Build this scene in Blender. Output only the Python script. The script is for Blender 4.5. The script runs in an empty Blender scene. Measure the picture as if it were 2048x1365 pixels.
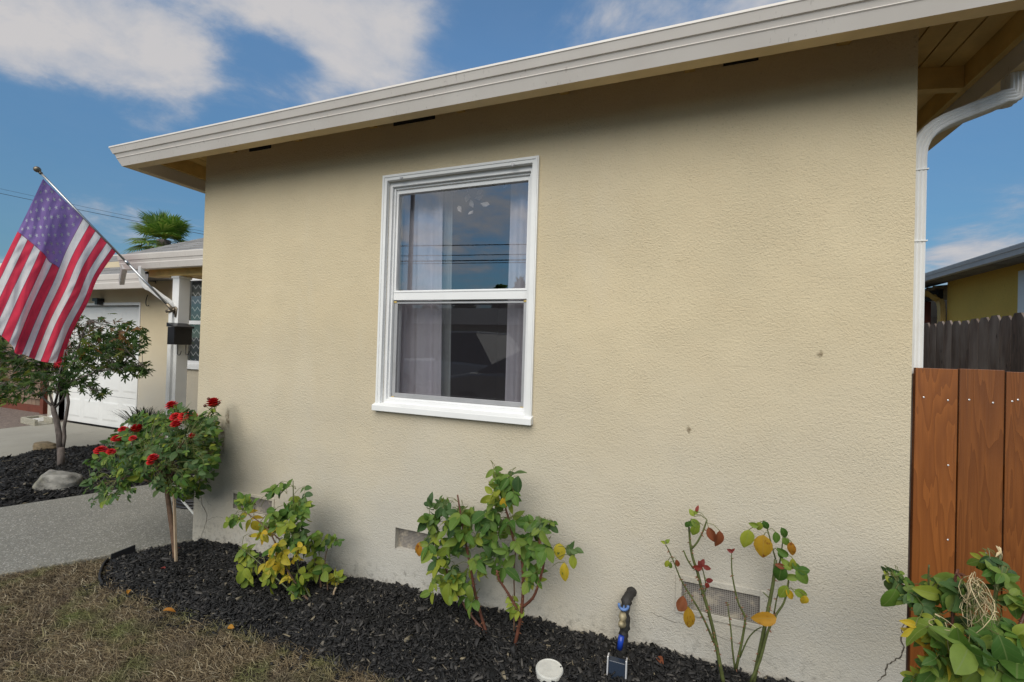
import bpy, bmesh, math, random
import numpy as np
from mathutils import Vector, Matrix
rnd = random.Random(7)
nrs = np.random.RandomState(11)
sc = bpy.context.scene
COL = sc.collection
rad = math.radians

# ------------------------------------------------------------------ camera
CAM = Vector((3.2275, -2.1817, 1.45)); YAW, PITCH, ROLL, FPX = .3625, .0105, .0299, 885.63
_fw = Vector((-math.sin(YAW)*math.cos(PITCH), math.cos(YAW)*math.cos(PITCH), math.sin(PITCH)))
_r0 = Vector((math.cos(YAW), math.sin(YAW), 0)); _u0 = _r0.cross(_fw)
_r = _r0*math.cos(ROLL)+_u0*math.sin(ROLL); _u = -_r0*math.sin(ROLL)+_u0*math.cos(ROLL)
cd = bpy.data.cameras.new('camera'); cam = bpy.data.objects.new('camera', cd); COL.objects.link(cam)
cam.matrix_world = Matrix(((_r.x, _u.x, -_fw.x, CAM.x), (_r.y, _u.y, -_fw.y, CAM.y), (_r.z, _u.z, -_fw.z, CAM.z), (0, 0, 0, 1)))
cd.sensor_width = 36; cd.lens = 36*FPX/2048; cd.clip_end = 2000; cd.clip_start = .05
sc.camera = cam
# survey helpers: a direction measured in the photograph meets a plane of the place
def _ray(u, v): return _fw + _r*((u-1024)/FPX) - _u*((v-682.5)/FPX)
def onX(u, v, X): d = _ray(u, v); return CAM + d*((X-CAM.x)/d.x)
def onY(u, v, Y): d = _ray(u, v); return CAM + d*((Y-CAM.y)/d.y)
def onZ(u, v, Z=0.): d = _ray(u, v); return CAM + d*((Z-CAM.z)/d.z)
def at(u, v, depth): return CAM + _ray(u, v)*depth

# ------------------------------------------------------------------ world, sun, exposure
SUN_EL, SUN_AZ = rad(42), rad(-4)            # azimuth: from the wall normal (-Y) towards -X
sun_dir = Vector((-math.sin(SUN_AZ)*math.cos(SUN_EL), -math.cos(SUN_AZ)*math.cos(SUN_EL), math.sin(SUN_EL)))
w = bpy.data.worlds.new('World'); sc.world = w; w.use_nodes = True
nt = w.node_tree; N = nt.nodes; L = nt.links; N.clear()
wo = N.new('ShaderNodeOutputWorld'); bg = N.new('ShaderNodeBackground'); bg.inputs[1].default_value = .09
sky = N.new('ShaderNodeTexSky'); sky.sky_type = 'NISHITA'; sky.sun_disc = False
sky.sun_elevation = SUN_EL; sky.sun_rotation = math.atan2(sun_dir.x, sun_dir.y)
sky.air_density = 1.0; sky.dust_density = .1; sky.ozone_density = 2.5; sky.altitude = 0
tc = N.new('ShaderNodeTexCoord')
sep = N.new('ShaderNodeSeparateXYZ'); L.new(tc.outputs['Generated'], sep.inputs[0])
def M(op, a, b=None, c=None, clamp=False):
    n = N.new('ShaderNodeMath'); n.operation = op; n.use_clamp = clamp
    for i, x in enumerate((a, b, c)):
        if x is None: continue
        if isinstance(x, (int, float)): n.inputs[i].default_value = x
        else: L.new(x, n.inputs[i])
    return n.outputs[0]
zz = M('ADD', M('MAXIMUM', sep.outputs[2], 0.0), .22)
px = M('DIVIDE', sep.outputs[0], zz); py = M('DIVIDE', sep.outputs[1], zz)
cmb = N.new('ShaderNodeCombineXYZ'); L.new(px, cmb.inputs[0]); L.new(py, cmb.inputs[1]); cmb.inputs[2].default_value = 4.3
def wnoise(scale, detail, rough, dist=0):
    n = N.new('ShaderNodeTexNoise'); n.inputs['Scale'].default_value = scale; n.inputs['Detail'].default_value = detail
    n.inputs['Roughness'].default_value = rough; n.inputs['Distortion'].default_value = dist
    L.new(cmb.outputs[0], n.inputs['Vector']); return n.outputs['Fac']
n1 = wnoise(1.9, 10, .60, .35); n2 = wnoise(5.2, 8, .62, .3)
# the cloud banks standing in this sky (directions), the noise gives them their edges
def bank(u, v, size, amount):
    d = _ray(u, v).normalized()
    dp = N.new('ShaderNodeVectorMath'); dp.operation = 'DOT_PRODUCT'; L.new(tc.outputs['Generated'], dp.inputs[0]); dp.inputs[1].default_value = d
    ang = M('ARCCOSINE', M('MINIMUM', dp.outputs['Value'], 1.0))
    q = M('DIVIDE', ang, size)
    return M('MULTIPLY', M('EXPONENT', M('MULTIPLY', M('MULTIPLY', q, q), -1.0)), amount)
BANKS = [(60, 70, .12, .30), (210, 90, .12, .26), (350, 130, .05, .22), (470, -10, .12, .28), (660, 20, .10, .28), (800, 40, .07, .22), (690, 110, .05, .22), (790, 135, .05, .22), (1240, 40, .05, .22), (1330, 20, .05, .20), (1480, -20, .12, .26),
         (290, 262, .035, .22), (360, 245, .04, .24), (600, 180, .06, .20), (500, 110, .05, -.34), (580, 120, .05, -.34), (1010, 80, .06, -.20), (900, 110, .05, -.10), (60, 300, .16, -.24), (420, 330, .06, -.12), (150, 215, .06, -.14), (360, 400, .05, .14), (180, 420, .08, .06),
         (1960, 520, .05, .30), (1900, 500, .05, .16), (2010, 420, .06, .12), (1990, 300, .12, -.04), (1900, 250, .1, -.06)]
acc = None
for b in BANKS:
    o = bank(*b); acc = o if acc is None else M('ADD', acc, o)
acc = M('MULTIPLY', acc, .8)
dk = N.new('ShaderNodeVectorMath'); dk.operation = 'DOT_PRODUCT'; L.new(tc.outputs['Generated'], dk.inputs[0]); dk.inputs[1].default_value = Vector((0, -.62, .78)).normalized()
dq = M('DIVIDE', M('ARCCOSINE', M('MINIMUM', dk.outputs['Value'], 1.0)), .75)
acc = M('ADD', acc, M('MULTIPLY', M('EXPONENT', M('MULTIPLY', M('MULTIPLY', dq, dq), -1.0)), .42))
dens = M('ADD', M('ADD', M('ADD', M('MULTIPLY', M('SUBTRACT', n1, .5), 1.25), .5), M('MULTIPLY', M('SUBTRACT', n2, .5), .40)), acc)
cr = N.new('ShaderNodeMapRange'); cr.inputs['From Min'].default_value = .44; cr.inputs['From Max'].default_value = .86
cr.interpolation_type = 'SMOOTHERSTEP'; L.new(dens, cr.inputs['Value'])
cov = M('ADD', M('MULTIPLY', cr.outputs[0], .86), M('MULTIPLY', n1, .20))
ccol = N.new('ShaderNodeMixRGB'); ccol.inputs[1].default_value = (3.5, 4.0, 4.9, 1); ccol.inputs[2].default_value = (5.7, 5.55, 5.6, 1)
thick = N.new('ShaderNodeMapRange'); thick.inputs['From Min'].default_value = .55; thick.inputs['From Max'].default_value = .95
L.new(M('ADD', dens, M('MULTIPLY', M('SUBTRACT', n2, .5), .5)), thick.inputs['Value']); L.new(thick.outputs[0], ccol.inputs[0])
skc = N.new('ShaderNodeMixRGB'); skc.blend_type = 'MULTIPLY'; skc.inputs[0].default_value = 1; skc.inputs[2].default_value = (.68, 1.04, 1.14, 1)
L.new(sky.outputs[0], skc.inputs[1])
lev = N.new('ShaderNodeMapRange'); lev.inputs['From Min'].default_value = .10; lev.inputs['From Max'].default_value = .55; lev.inputs['To Min'].default_value = .55; lev.inputs['To Max'].default_value = 1.28
L.new(sep.outputs[2], lev.inputs['Value'])
skl = N.new('ShaderNodeMixRGB'); skl.blend_type = 'MULTIPLY'; skl.inputs[0].default_value = 1; L.new(skc.outputs[0], skl.inputs[1]); L.new(lev.outputs[0], skl.inputs[2])
mx = N.new('ShaderNodeMixRGB'); L.new(cov, mx.inputs[0]); L.new(skl.outputs[0], mx.inputs[1]); L.new(ccol.outputs[0], mx.inputs[2])
L.new(mx.outputs[0], bg.inputs[0]); L.new(bg.outputs[0], wo.inputs[0])
ld = bpy.data.lights.new('sun', 'SUN'); ld.energy = 2.8; ld.angle = rad(58); ld.color = (1, .96, .87)
lo = bpy.data.objects.new('sun', ld); COL.objects.link(lo); lo.rotation_euler = sun_dir.to_track_quat('Z', 'Y').to_euler(); lo.location = (0, -5, 8)
vs = sc.view_settings; vs.view_transform = 'Standard'; vs.look = 'None'; vs.exposure = 0.2; vs.gamma = 1; vs.use_curve_mapping = False
sc.cycles.max_bounces = 8; sc.cycles.transparent_max_bounces = 12; sc.cycles.caustics_reflective = False; sc.cycles.caustics_refractive = False
sc.cycles.sample_clamp_indirect = 6

# ------------------------------------------------------------------ materials
class NT:
    def __init__(s, name):
        s.m = bpy.data.materials.new(name); s.m.use_nodes = True; s.t = s.m.node_tree; s.n = s.t.nodes; s.l = s.t.links
        s.p = s.n['Principled BSDF']; s.out = s.n['Material Output']; s._c = {}
    def new(s, t): return s.n.new(t)
    def co(s, which='Object'):
        if 'tc' not in s._c: s._c['tc'] = s.new('ShaderNodeTexCoord')
        return s._c['tc'].outputs[which]
    def pos(s):
        if 'g' not in s._c: s._c['g'] = s.new('ShaderNodeNewGeometry')
        return s._c['g'].outputs['Position']
    def geo(s, o):
        s.pos(); return s._c['g'].outputs[o]
    def put(s, sock, x):
        if hasattr(x, 'is_linked') or hasattr(x, 'links'): s.l.new(x, sock)
        else: sock.default_value = x if not (isinstance(x, tuple) and len(x) == 3 and sock.type == 'RGBA') else (*x, 1)
    def scale(s, vec, sc3, loc=(0, 0, 0), rot=(0, 0, 0)):
        n = s.new('ShaderNodeMapping'); s.l.new(vec, n.inputs[0]); n.inputs['Scale'].default_value = sc3; n.inputs['Location'].default_value = loc
        n.inputs['Rotation'].default_value = rot; return n.outputs[0]
    def noise(s, vec, scale, detail=4, rough=.55, dist=0):
        n = s.new('ShaderNodeTexNoise'); s.l.new(vec, n.inputs['Vector']); n.inputs['Scale'].default_value = scale; n.inputs['Detail'].default_value = detail
        n.inputs['Roughness'].default_value = rough; n.inputs['Distortion'].default_value = dist; return n.outputs['Fac']
    def vor(s, vec, scale, feat='F1', out='Distance'):
        n = s.new('ShaderNodeTexVoronoi'); n.feature = feat; s.l.new(vec, n.inputs['Vector']); n.inputs['Scale'].default_value = scale; return n.outputs[out]
    def mr(s, x, a, b, c=0., d=1., smooth=False):
        n = s.new('ShaderNodeMapRange'); s.l.new(x, n.inputs[0]); n.inputs[1].default_value = a; n.inputs[2].default_value = b
        n.inputs[3].default_value = c; n.inputs[4].default_value = d
        if smooth: n.interpolation_type = 'SMOOTHSTEP'
        return n.outputs[0]
    def math(s, op, a, b=0., clamp=False):
        n = s.new('ShaderNodeMath'); n.operation = op; n.use_clamp = clamp; s.put(n.inputs[0], a); s.put(n.inputs[1], b); return n.outputs[0]
    def mix(s, f, a, b, mode='MIX'):
        n = s.new('ShaderNodeMixRGB'); n.blend_type = mode; s.put(n.inputs[0], f); s.put(n.inputs[1], a); s.put(n.inputs[2], b); return n.outputs[0]
    def ramp(s, f, stops, interp='LINEAR'):
        n = s.new('ShaderNodeValToRGB'); s.l.new(f, n.inputs[0]); e = n.color_ramp.elements; n.color_ramp.interpolation = interp
        while len(e) < len(stops): e.new(.5)
        for k, (p, c) in zip(e, stops): k.position = p; k.color = (*c, 1)
        return n.outputs[0]
    def bump(s, h, dist, strength=1., normal=None):
        n = s.new('ShaderNodeBump'); n.inputs['Distance'].default_value = dist; n.inputs['Strength'].default_value = strength; s.l.new(h, n.inputs['Height'])
        if normal is not None: s.l.new(normal, n.inputs['Normal'])
        return n.outputs[0]
    def fin(s, col=None, rough=None, normal=None, **k):
        if col is not None: s.put(s.p.inputs['Base Color'], col)
        if rough is not None: s.put(s.p.inputs['Roughness'], rough)
        if normal is not None: s.l.new(normal, s.p.inputs['Normal'])
        for a, b in k.items(): s.put(s.p.inputs[a.replace('_', ' ')], b)
        return s.m

def simple(name, c, rough=.6, var=.12, scale=6., bump=0., metallic=0., bscale=60.):
    t = NT(name); v = t.noise(t.pos(), scale, 5)
    col = t.mix(t.mr(v, .3, .7), tuple(x*(1-var) for x in c), tuple(min(1, x*(1+var)) for x in c))
    nm = t.bump(t.noise(t.pos(), bscale, 3), bump) if bump else None
    return t.fin(col, rough, nm, Metallic=metallic)

def stucco(name, base, grain=1.):
    t = NT(name); P = t.pos()
    big = t.noise(P, 1.1, 4, .6); mid = t.noise(P, 5., 5, .6)
    c = t.mix(t.mr(big, .35, .68), tuple(x*.93 for x in base), tuple(min(1, x*1.05) for x in base))
    c = t.mix(t.mr(mid, .45, .8, 0, .2), c, (base[0]*.97, base[1]*.90, base[2]*.84))
    c = t.mix(t.mr(t.noise(t.scale(P, (1.6, 1.6, .5)), 1., 6, .7, .8), .52, .70, 0, .28), c, (base[0]*1.02, base[1]*1.07, base[2]*1.22))
    # darker pits, in patches
    v = t.noise(P, 95*grain, 4, .62, .4); w2 = t.noise(P, 42*grain, 3, .5)
    pit = t.math('MULTIPLY', t.mr(v, .60, .70), t.mr(t.noise(P, 3.1, 3), .38, .62))
    c = t.mix(t.math('MULTIPLY', pit, .5), c, tuple(x*.42 for x in base))
    # splash dirt low down on the wall, mottled
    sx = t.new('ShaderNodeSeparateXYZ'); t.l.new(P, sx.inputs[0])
    low = t.math('MULTIPLY', t.mr(sx.outputs[2], .0, .75, 1, 0), t.mr(t.noise(P, 2.3, 5), .32, .7))
    c = t.mix(t.math('MULTIPLY', low, .30), c, (.36, .35, .32))
    c = t.mix(t.math('MULTIPLY', t.mr(sx.outputs[2], .1, 1.6, 1, 0), t.mr(t.noise(P, .9, 4, .6), .30, .62, .45, 1.)), c, (base[0]*.76, base[1]*.87, base[2]*1.18))  # greyer towards the ground: soiling plus cool skylight put into the colour
    low2 = t.math('MULTIPLY', t.mr(sx.outputs[2], .03, .22, 1, 0), t.mr(t.noise(P, 26, 4, .7), .5, .66))
    c = t.mix(t.math('MULTIPLY', low2, .6), c, (.10, .09, .075))
    amp = t.mr(t.noise(P, 2.7, 4, .6), .35, .65, .6, 1.)
    h = t.math('MULTIPLY', t.math('ADD', t.math('MULTIPLY', v, 1.), t.math('ADD', t.math('MULTIPLY', t.noise(P, 190*grain, 3, .6), .5), t.math('MULTIPLY', w2, .14))), amp)
    nm = t.bump(h, .0056/grain, 1.)
    nm = t.bump(t.noise(P, 3.5, 2), .008, .5, nm)
    return t.fin(c, .92, nm, Specular_IOR_Level=.25)

M_ = {}
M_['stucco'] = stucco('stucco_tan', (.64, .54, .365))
M_['stucco_yellow'] = stucco('stucco_yellow', (.80, .53, .12), .6)
M_['stucco_pink'] = stucco('stucco_pink', (.62, .40, .28), .6)
M_['eave'] = simple('eave_paint', (.70, .48, .17), .6, .14, 9, .0015)
M_['foam'] = simple('yellowed_foam', (.52, .38, .12), .8, .3, 60)
M_['under_tan'] = simple('gutter_underside_tan', (.66, .52, .30), .6, .1, 6)
M_['white'] = simple('white_paint', (.80, .80, .79), .42, .04, 5, .0006)
M_['vinyl'] = simple('white_vinyl', (.82, .82, .82), .32, .03, 4)
t = NT('gutter_paint'); P = t.pos()
g = t.mix(t.mr(t.noise(P, 3, 4), .3, .7), (.66, .61, .565), (.74, .695, .65))
spk = t.math('MULTIPLY', t.mr(t.noise(t.scale(P, (1, 1, .25)), 70, 3), .64, .70), t.mr(t.noise(P, 2.2, 3), .45, .6))
g = t.mix(t.math('MULTIPLY', spk, .30), g, (.16, .13, .11))
M_['gutter'] = t.fin(g, .5)
t = NT('downspout_paint'); P = t.pos()
M_['downspout'] = t.fin(t.mix(t.mr(t.noise(t.scale(P, (1, 1, .2)), 18, 4), .5, .75, 0, .5), (.76, .76, .75), (.55, .52, .47)), .45)
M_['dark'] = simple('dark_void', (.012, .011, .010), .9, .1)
M_['interior'] = simple('room_paint', (.20, .19, .18), .8, .05)
M_['screenframe'] = simple('grey_aluminium', (.42, .42, .43), .4, .1, 10, 0, .3)
M_['black'] = simple('black_paint', (.012, .012, .014), .35, .2)
M_['blackplastic'] = simple('black_plastic', (.02, .02, .022), .5, .2, 20, .0005)
M_['chrome'] = simple('bright_steel', (.80, .80, .82), .32, .05, 9, 0, .55)
M_['bronze'] = simple('dull_bronze', (.20, .165, .12), .4, .15, 12, 0, .7)
M_['pole'] = simple('brushed_aluminium', (.42, .43, .44), .35, .08, 12, 0, .85)
M_['navy'] = simple('navy_plastic', (.02, .03, .05), .25, .1)
def shingle(name, c):
    t = NT(name); P = t.pos(); b = t.new('ShaderNodeTexBrick'); t.l.new(t.scale(P, (1, 1, 1)), b.inputs[0])
    b.inputs['Scale'].default_value = 1; b.inputs['Brick Width'].default_value = .3; b.inputs['Row Height'].default_value = .14; b.inputs['Mortar Size'].default_value = .004
    b.inputs['Color1'].default_value = (*[x*.75 for x in c], 1); b.inputs['Color2'].default_value = (*[x*1.25 for x in c], 1); b.inputs['Mortar'].default_value = (*[x*.3 for x in c], 1)
    col = t.mix(t.mr(t.noise(P, 160, 2), .3, .7, 0, .5), b.outputs[0], tuple(x*.5 for x in c))
    return t.fin(col, .95, t.bump(t.noise(P, 200, 2), .003))
M_['shingle'] = shingle('grey_shingles', (.27, .26, .25))
M_['tile'] = simple('orange_roof_tile', (.50, .22, .10), .8, .2, 8, .01)
def wood(name, c, dark, rough=.6, ring=26., knots=True, grey=None):
    t = NT(name); oi = t.new('ShaderNodeObjectInfo')
    off = t.new('ShaderNodeVectorMath'); off.operation = 'ADD'; t.l.new(t.co('Object'), off.inputs[0])
    cm = t.new('ShaderNodeCombineXYZ'); t.l.new(t.math('MULTIPLY', oi.outputs['Random'], 17.), cm.inputs[0]); t.l.new(t.math('MULTIPLY', oi.outputs['Random'], 31.), cm.inputs[2])
    t.l.new(cm.outputs[0], off.inputs[1]); P = off.outputs[0]
    base = t.noise(t.scale(P, (9, 9, .8)), 1., 3, .5, .6)
    wv = t.math('FRACT', t.math('MULTIPLY', base, ring*.5))
    line = t.mr(wv, .0, .9, 0, 1)
    fine = t.noise(t.scale(P, (160, 160, 3)), 1., 4, .6)
    col = t.mix(line, c, dark); col = t.mix(t.mr(fine, .35, .7, 0, .55), col, tuple(x*.62 for x in c))
    if grey: col = t.mix(t.mr(t.noise(t.scale(P, (6, 6, 1.5)), 1., 4), .4, .65), col, grey)
    tone = t.mr(oi.outputs['Random'], 0, 1, .78, 1.18)
    col = t.mix(1., col, tone, 'MULTIPLY')
    if knots:
        k = t.vor(t.scale(P, (7, 7, 3.2)), 1.); col = t.mix(t.mr(k, .10, .045), col, tuple(x*.18 for x in c))
    h = t.math('ADD', fine, t.math('MULTIPLY', line, -.4))
    return t.fin(col, rough, t.bump(h, .0015))
M_['gatewood'] = wood('stained_redwood', (.27, .088, .017), (.185, .056, .010), .42, 26.)
M_['oldwood'] = wood('weathered_cedar', (.15, .105, .082), (.065, .048, .042), .9, 26., True, (.21, .175, .155))
M_['tanwood'] = wood('tan_fence_wood', (.30, .21, .15), (.22, .15, .10), .85)
M_['redwood'] = simple('red_stain_wood', (.14, .035, .018), .7, .2, 8)
M_['stake'] = simple('pale_stake_wood', (.40, .30, .20), .8, .2, 14, .001)
def concrete(name, a, b, agg=True):
    t = NT(name); P = t.pos()
    c = t.mix(t.mr(t.noise(P, 1.3, 6, .65), .3, .7), a, b)
    if agg:
        v = t.vor(P, 150., 'F1', 'Color'); sp = t.new('ShaderNodeSeparateColor'); t.l.new(v, sp.inputs[0])
        c = t.mix(t.mr(sp.outputs[0], .2, 1, .0, .7), c, (.13, .125, .11)); c = t.mix(t.mr(sp.outputs[1], .84, .94), c, (.38, .365, .33))
    c = t.mix(t.mr(t.noise(P, 5.5, 5, .7), .58, .75, 0, .4), c, tuple(x*.6 for x in a))
    return t.fin(c, .9, t.bump(t.noise(P, 110, 3, .6), .003))
M_['walk'] = concrete('exposed_aggregate', (.19, .182, .155), (.26, .25, .212))
M_['drive'] = concrete('old_concrete', (.26, .245, .205), (.33, .31, .265), False)
M_['soil'] = simple('dark_soil', (.055, .042, .028), .95, .7, 60, .012)
M_['mulchbase'] = simple('black_mulch_bed', (.012, .011, .011), .95, .4, 60, .012)
t = NT('black_mulch'); isl = t.geo('Random Per Island')
M_['mulch'] = t.fin(t.ramp(isl, [(0, (.004, .004, .004)), (.6, (.009, .0085, .009)), (.88, (.028, .026, .025)), (.975, (.085, .078, .07)), (1, (.24, .20, .13))]), .72, t.bump(t.noise(t.scale(t.pos(), (1, 1, 1)), 220, 3), .002))
t = NT('dry_grass'); isl = t.geo('Random Per Island')
gcol = t.ramp(isl, [(0, (.045, .030, .018)), (.3, (.11, .077, .040)), (.62, (.21, .155, .083)), (.86, (.31, .245, .145)), (1, (.46, .40, .28))])
grn = t.mr(t.noise(t.pos(), 3.2, 4, .6), .50, .66)
gcol = t.mix(t.math('MULTIPLY', grn, .7), gcol, (.13, .165, .04))
gcol = t.mix(t.math('MULTIPLY', t.mr(t.noise(t.pos(), 5.1, 3), .50, .68), .55), gcol, (.10, .075, .055))
M_['grass'] = t.fin(gcol, .85)
M_['asphalt'] = simple('asphalt', (.05, .05, .052), .9, .2, 8, .004, 0, 180)
M_['gravel'] = simple('brown_gravel', (.20, .155, .13), .95, .4, 40, .02)
t = NT('mossy_rock'); P = t.pos()
rc = t.ramp(t.noise(P, 9, 8, .65), [(.25, (.09, .085, .075)), (.5, (.26, .25, .225)), (.75, (.42, .40, .36))])
rc = t.mix(t.mr(t.geo('Pointiness') if False else t.noise(P, 4, 4), .5, .66, 0, .6), rc, (.19, .18, .10))
M_['rock'] = t.fin(rc, .95, t.bump(t.noise(P, 40, 6, .7), .012))
t = NT('brown_rock'); P = t.pos()
M_['rock2'] = t.fin(t.ramp(t.noise(P, 8, 8, .65), [(.3, (.08, .065, .035)), (.52, (.24, .18, .11)), (.75, (.36, .29, .20))]), .95, t.bump(t.noise(P, 40, 6, .7), .012))
t = NT('bark'); P = t.pos()
M_['bark'] = t.fin(t.ramp(t.noise(t.scale(P, (22, 22, 7)), 1, 5), [(.3, (.07, .055, .048)), (.55, (.17, .14, .125)), (.8, (.27, .235, .21))]), .9, t.bump(t.noise(t.scale(P, (60, 60, 20)), 1, 4), .004))
M_['cane_green'] = simple('green_cane', (.085, .10, .030), .5, .35, 30, .001)
M_['cane_red'] = simple('red_cane', (.11, .040, .024), .5, .4, 30, .001)
M_['cane_brown'] = simple('brown_cane', (.13, .075, .045), .7, .35, 40, .002)
M_['thorn'] = simple('thorn', (.20, .09, .05), .5, .2)
M_['petiole'] = simple('petiole', (.12, .13, .04), .5, .3, 20)
M_['straw'] = simple('dry_straw', (.55, .44, .26), .8, .2, 20)
M_['pipewrap'] = simple('black_pipe_wrap', (.022, .020, .018), .7, .5, 40, .004)
M_['bluetape'] = simple('blue_plastic', (.012, .05, .36), .3, .2, 20)
M_['bluehandle'] = simple('worn_blue_handle', (.10, .19, .42), .5, .4, 60)
M_['brass'] = simple('corroded_brass', (.32, .27, .17), .6, .4, 40, .002, .4)
M_['pvc'] = simple('dirty_white_pvc', (.62, .61, .56), .5, .12, 20, .0008)
M_['mesh'] = None
t = NT('vent_mesh'); P = t.pos()
sx = t.new('ShaderNodeSeparateXYZ'); t.l.new(P, sx.inputs[0])
gx = t.math('ABSOLUTE', t.math('SUBTRACT', t.math('FRACT', t.math('MULTIPLY', sx.outputs[0], 120.)), .5)); gz = t.math('ABSOLUTE', t.math('SUBTRACT', t.math('FRACT', t.math('MULTIPLY', sx.outputs[2], 120.)), .5))
wire = t.math('MAXIMUM', t.mr(gx, .30, .36), t.mr(gz, .30, .36))
clog = t.mr(t.noise(P, 14, 5, .7), .50, .62)
vc = t.mix(wire, (.035, .032, .032), (.23, .215, .21)); vc = t.mix(t.math('ADD', t.math('MULTIPLY', clog, .50), .14), vc, (.52, .45, .34))
M_['ventmesh'] = t.fin(vc, .7)

# glass
def glass(name, refl, tint):
    t = NT(name); t.n.remove(t.p)
    tr = t.new('ShaderNodeBsdfTransparent'); tr.inputs[0].default_value = (*tint, 1)
    gl = t.new('ShaderNodeBsdfGlossy'); gl.inputs['Roughness'].default_value = 0; gl.inputs[0].default_value = (.95, .98, 1, 1)
    t.l.new(t.bump(t.noise(t.pos(), 1.2, 1), .0006), gl.inputs['Normal'])
    fr = t.new('ShaderNodeLayerWeight'); fr.inputs[0].default_value = .35
    f = t.math('ADD', t.math('MULTIPLY', fr.outputs['Fresnel'], .5), refl, True)
    mx = t.new('ShaderNodeMixShader'); t.l.new(f, mx.inputs[0]); t.l.new(tr.outputs[0], mx.inputs[1]); t.l.new(gl.outputs[0], mx.inputs[2])
    t.l.new(mx.outputs[0], t.out.inputs[0]); return t.m
M_['glass'] = glass('window_glass', .25, (.90, .93, .95))
M_['glass_low'] = glass('window_glass_lower', .15, (.90, .92, .94))
t = NT('insect_screen'); t.n.remove(t.p)
tr = t.new('ShaderNodeBsdfTransparent'); df = t.new('ShaderNodeBsdfDiffuse'); df.inputs[0].default_value = (.05, .045, .05, 1)
mxs = t.new('ShaderNodeMixShader'); mxs.inputs[0].default_value = .30; t.l.new(tr.outputs[0], mxs.inputs[1]); t.l.new(df.outputs[0], mxs.inputs[2]); t.l.new(mxs.outputs[0], t.out.inputs[0])
M_['screen'] = t.m
def cloth(name, c, trans=.3, bumpd=.0006, bs=400):
    t = NT(name); t.n.remove(t.p)
    v = t.noise(t.pos(), 9, 4); col = t.mix(t.mr(v, .3, .7), tuple(x*.9 for x in c), tuple(min(1, x*1.08) for x in c))
    d = t.new('ShaderNodeBsdfDiffuse'); tl = t.new('ShaderNodeBsdfTranslucent'); t.put(d.inputs[0], col); t.put(tl.inputs[0], col)
    nm = t.bump(t.noise(t.scale(t.pos(), (60, 60, 9)), 1, 3), bumpd*8); t.l.new(nm, d.inputs['Normal'])
    mx = t.new('ShaderNodeMixShader'); mx.inputs[0].default_value = trans; t.l.new(d.outputs[0], mx.inputs[1]); t.l.new(tl.outputs[0], mx.inputs[2]); t.l.new(mx.outputs[0], t.out.inputs[0]); return t.m
M_['flag_red'] = cloth('faded_red_nylon', (.90, .075, .13), .48)
M_['flag_white'] = cloth('white_nylon', (.90, .88, .88), .45)
M_['flag_blue'] = cloth('faded_violet_blue_nylon', (.33, .22, .52), .42)
M_['flag_star'] = cloth('star_thread', (.55, .56, .66), .2)
M_['flag_seam'] = cloth('flag_seam', (.30, .14, .22), .2)
M_['curtain'] = cloth('mauve_curtain', (.90, .83, .90), .1)
M_['sheer'] = cloth('pale_sheer', (.82, .85, .84), .5)
M_['drape'] = cloth('chevron_drape', (.25, .30, .30), .2)

def leafmat(name, stops, vein, trans=.28, blotch=None, bright=1.25):
    t = NT(name); oi = t.new('ShaderNodeObjectInfo')
    r = t.math('FRACT', t.math('ADD', oi.outputs['Random'], t.geo('Random Per Island')))
    c = t.ramp(r, [(a, tuple(min(.6, x*bright) for x in q)) for a, q in stops])
    uv = t.co('UV'); su = t.new('ShaderNodeSeparateXYZ'); t.l.new(uv, su.inputs[0])
    au = t.math('ABSOLUTE', t.math('SUBTRACT', su.outputs[0], .5))
    off = t.new('ShaderNodeVectorMath'); off.operation = 'ADD'; t.l.new(uv, off.inputs[0])
    cm = t.new('ShaderNodeCombineXYZ'); t.l.new(t.math('MULTIPLY', r, 37.), cm.inputs[0]); t.l.new(cm.outputs[0], off.inputs[1])
    nz = t.noise(off.outputs[0], 2.6, 4)
    c = t.mix(t.mr(nz, .35, .7, 0, .45), c, t.mix(1., c, (.62, .66, .6), 'MULTIPLY'))
    if blotch: c = t.mix(t.mr(nz, blotch[1], blotch[1]+.12), c, blotch[0])
    side = t.math('FRACT', t.math('ADD', t.math('MULTIPLY', su.outputs[1], 6.), t.math('MULTIPLY', au, -3.)))
    vn = t.math('MAXIMUM', t.mr(au, .035, .012), t.math('MULTIPLY', t.mr(side, .12, .03), .35))
    c = t.mix(t.math('MULTIPLY', vn, .6), c, vein)
    t.fin(c, .55, None, Specular_IOR_Level=.22)
    tl = t.new('ShaderNodeBsdfTranslucent'); t.put(tl.inputs[0], t.mix(1., c, (1.3, 1.4, .8), 'MULTIPLY'))
    mx = t.new('ShaderNodeMixShader'); mx.inputs[0].default_value = trans; t.l.new(t.p.outputs[0], mx.inputs[1]); t.l.new(tl.outputs[0], mx.inputs[2]); t.l.new(mx.outputs[0], t.out.inputs[0])
    return t.m
LM = {}
LM['deep'] = leafmat('leaf_deep_green', [(0, (.030, .065, .024)), (.5, (.055, .105, .034)), (1, (.10, .145, .055))], (.12, .17, .07))
LM['green'] = leafmat('leaf_green', [(0, (.042, .098, .020)), (.5, (.080, .150, .026)), (1, (.15, .20, .038))], (.17, .22, .08))
LM['lime'] = leafmat('leaf_lime', [(0, (.10, .16, .025)), (.5, (.17, .22, .03)), (1, (.25, .27, .035))], (.26, .30, .09))
LM['yellow'] = leafmat('leaf_yellow', [(0, (.24, .23, .025)), (.5, (.38, .30, .03)), (1, (.45, .28, .02))], (.40, .36, .08), .3, ((.14, .17, .03), .60))
LM['orange'] = leafmat('leaf_orange', [(0, (.33, .20, .02)), (.5, (.40, .19, .025)), (1, (.30, .09, .02))], (.38, .24, .06), .3, ((.17, .04, .015), .56))
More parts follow.
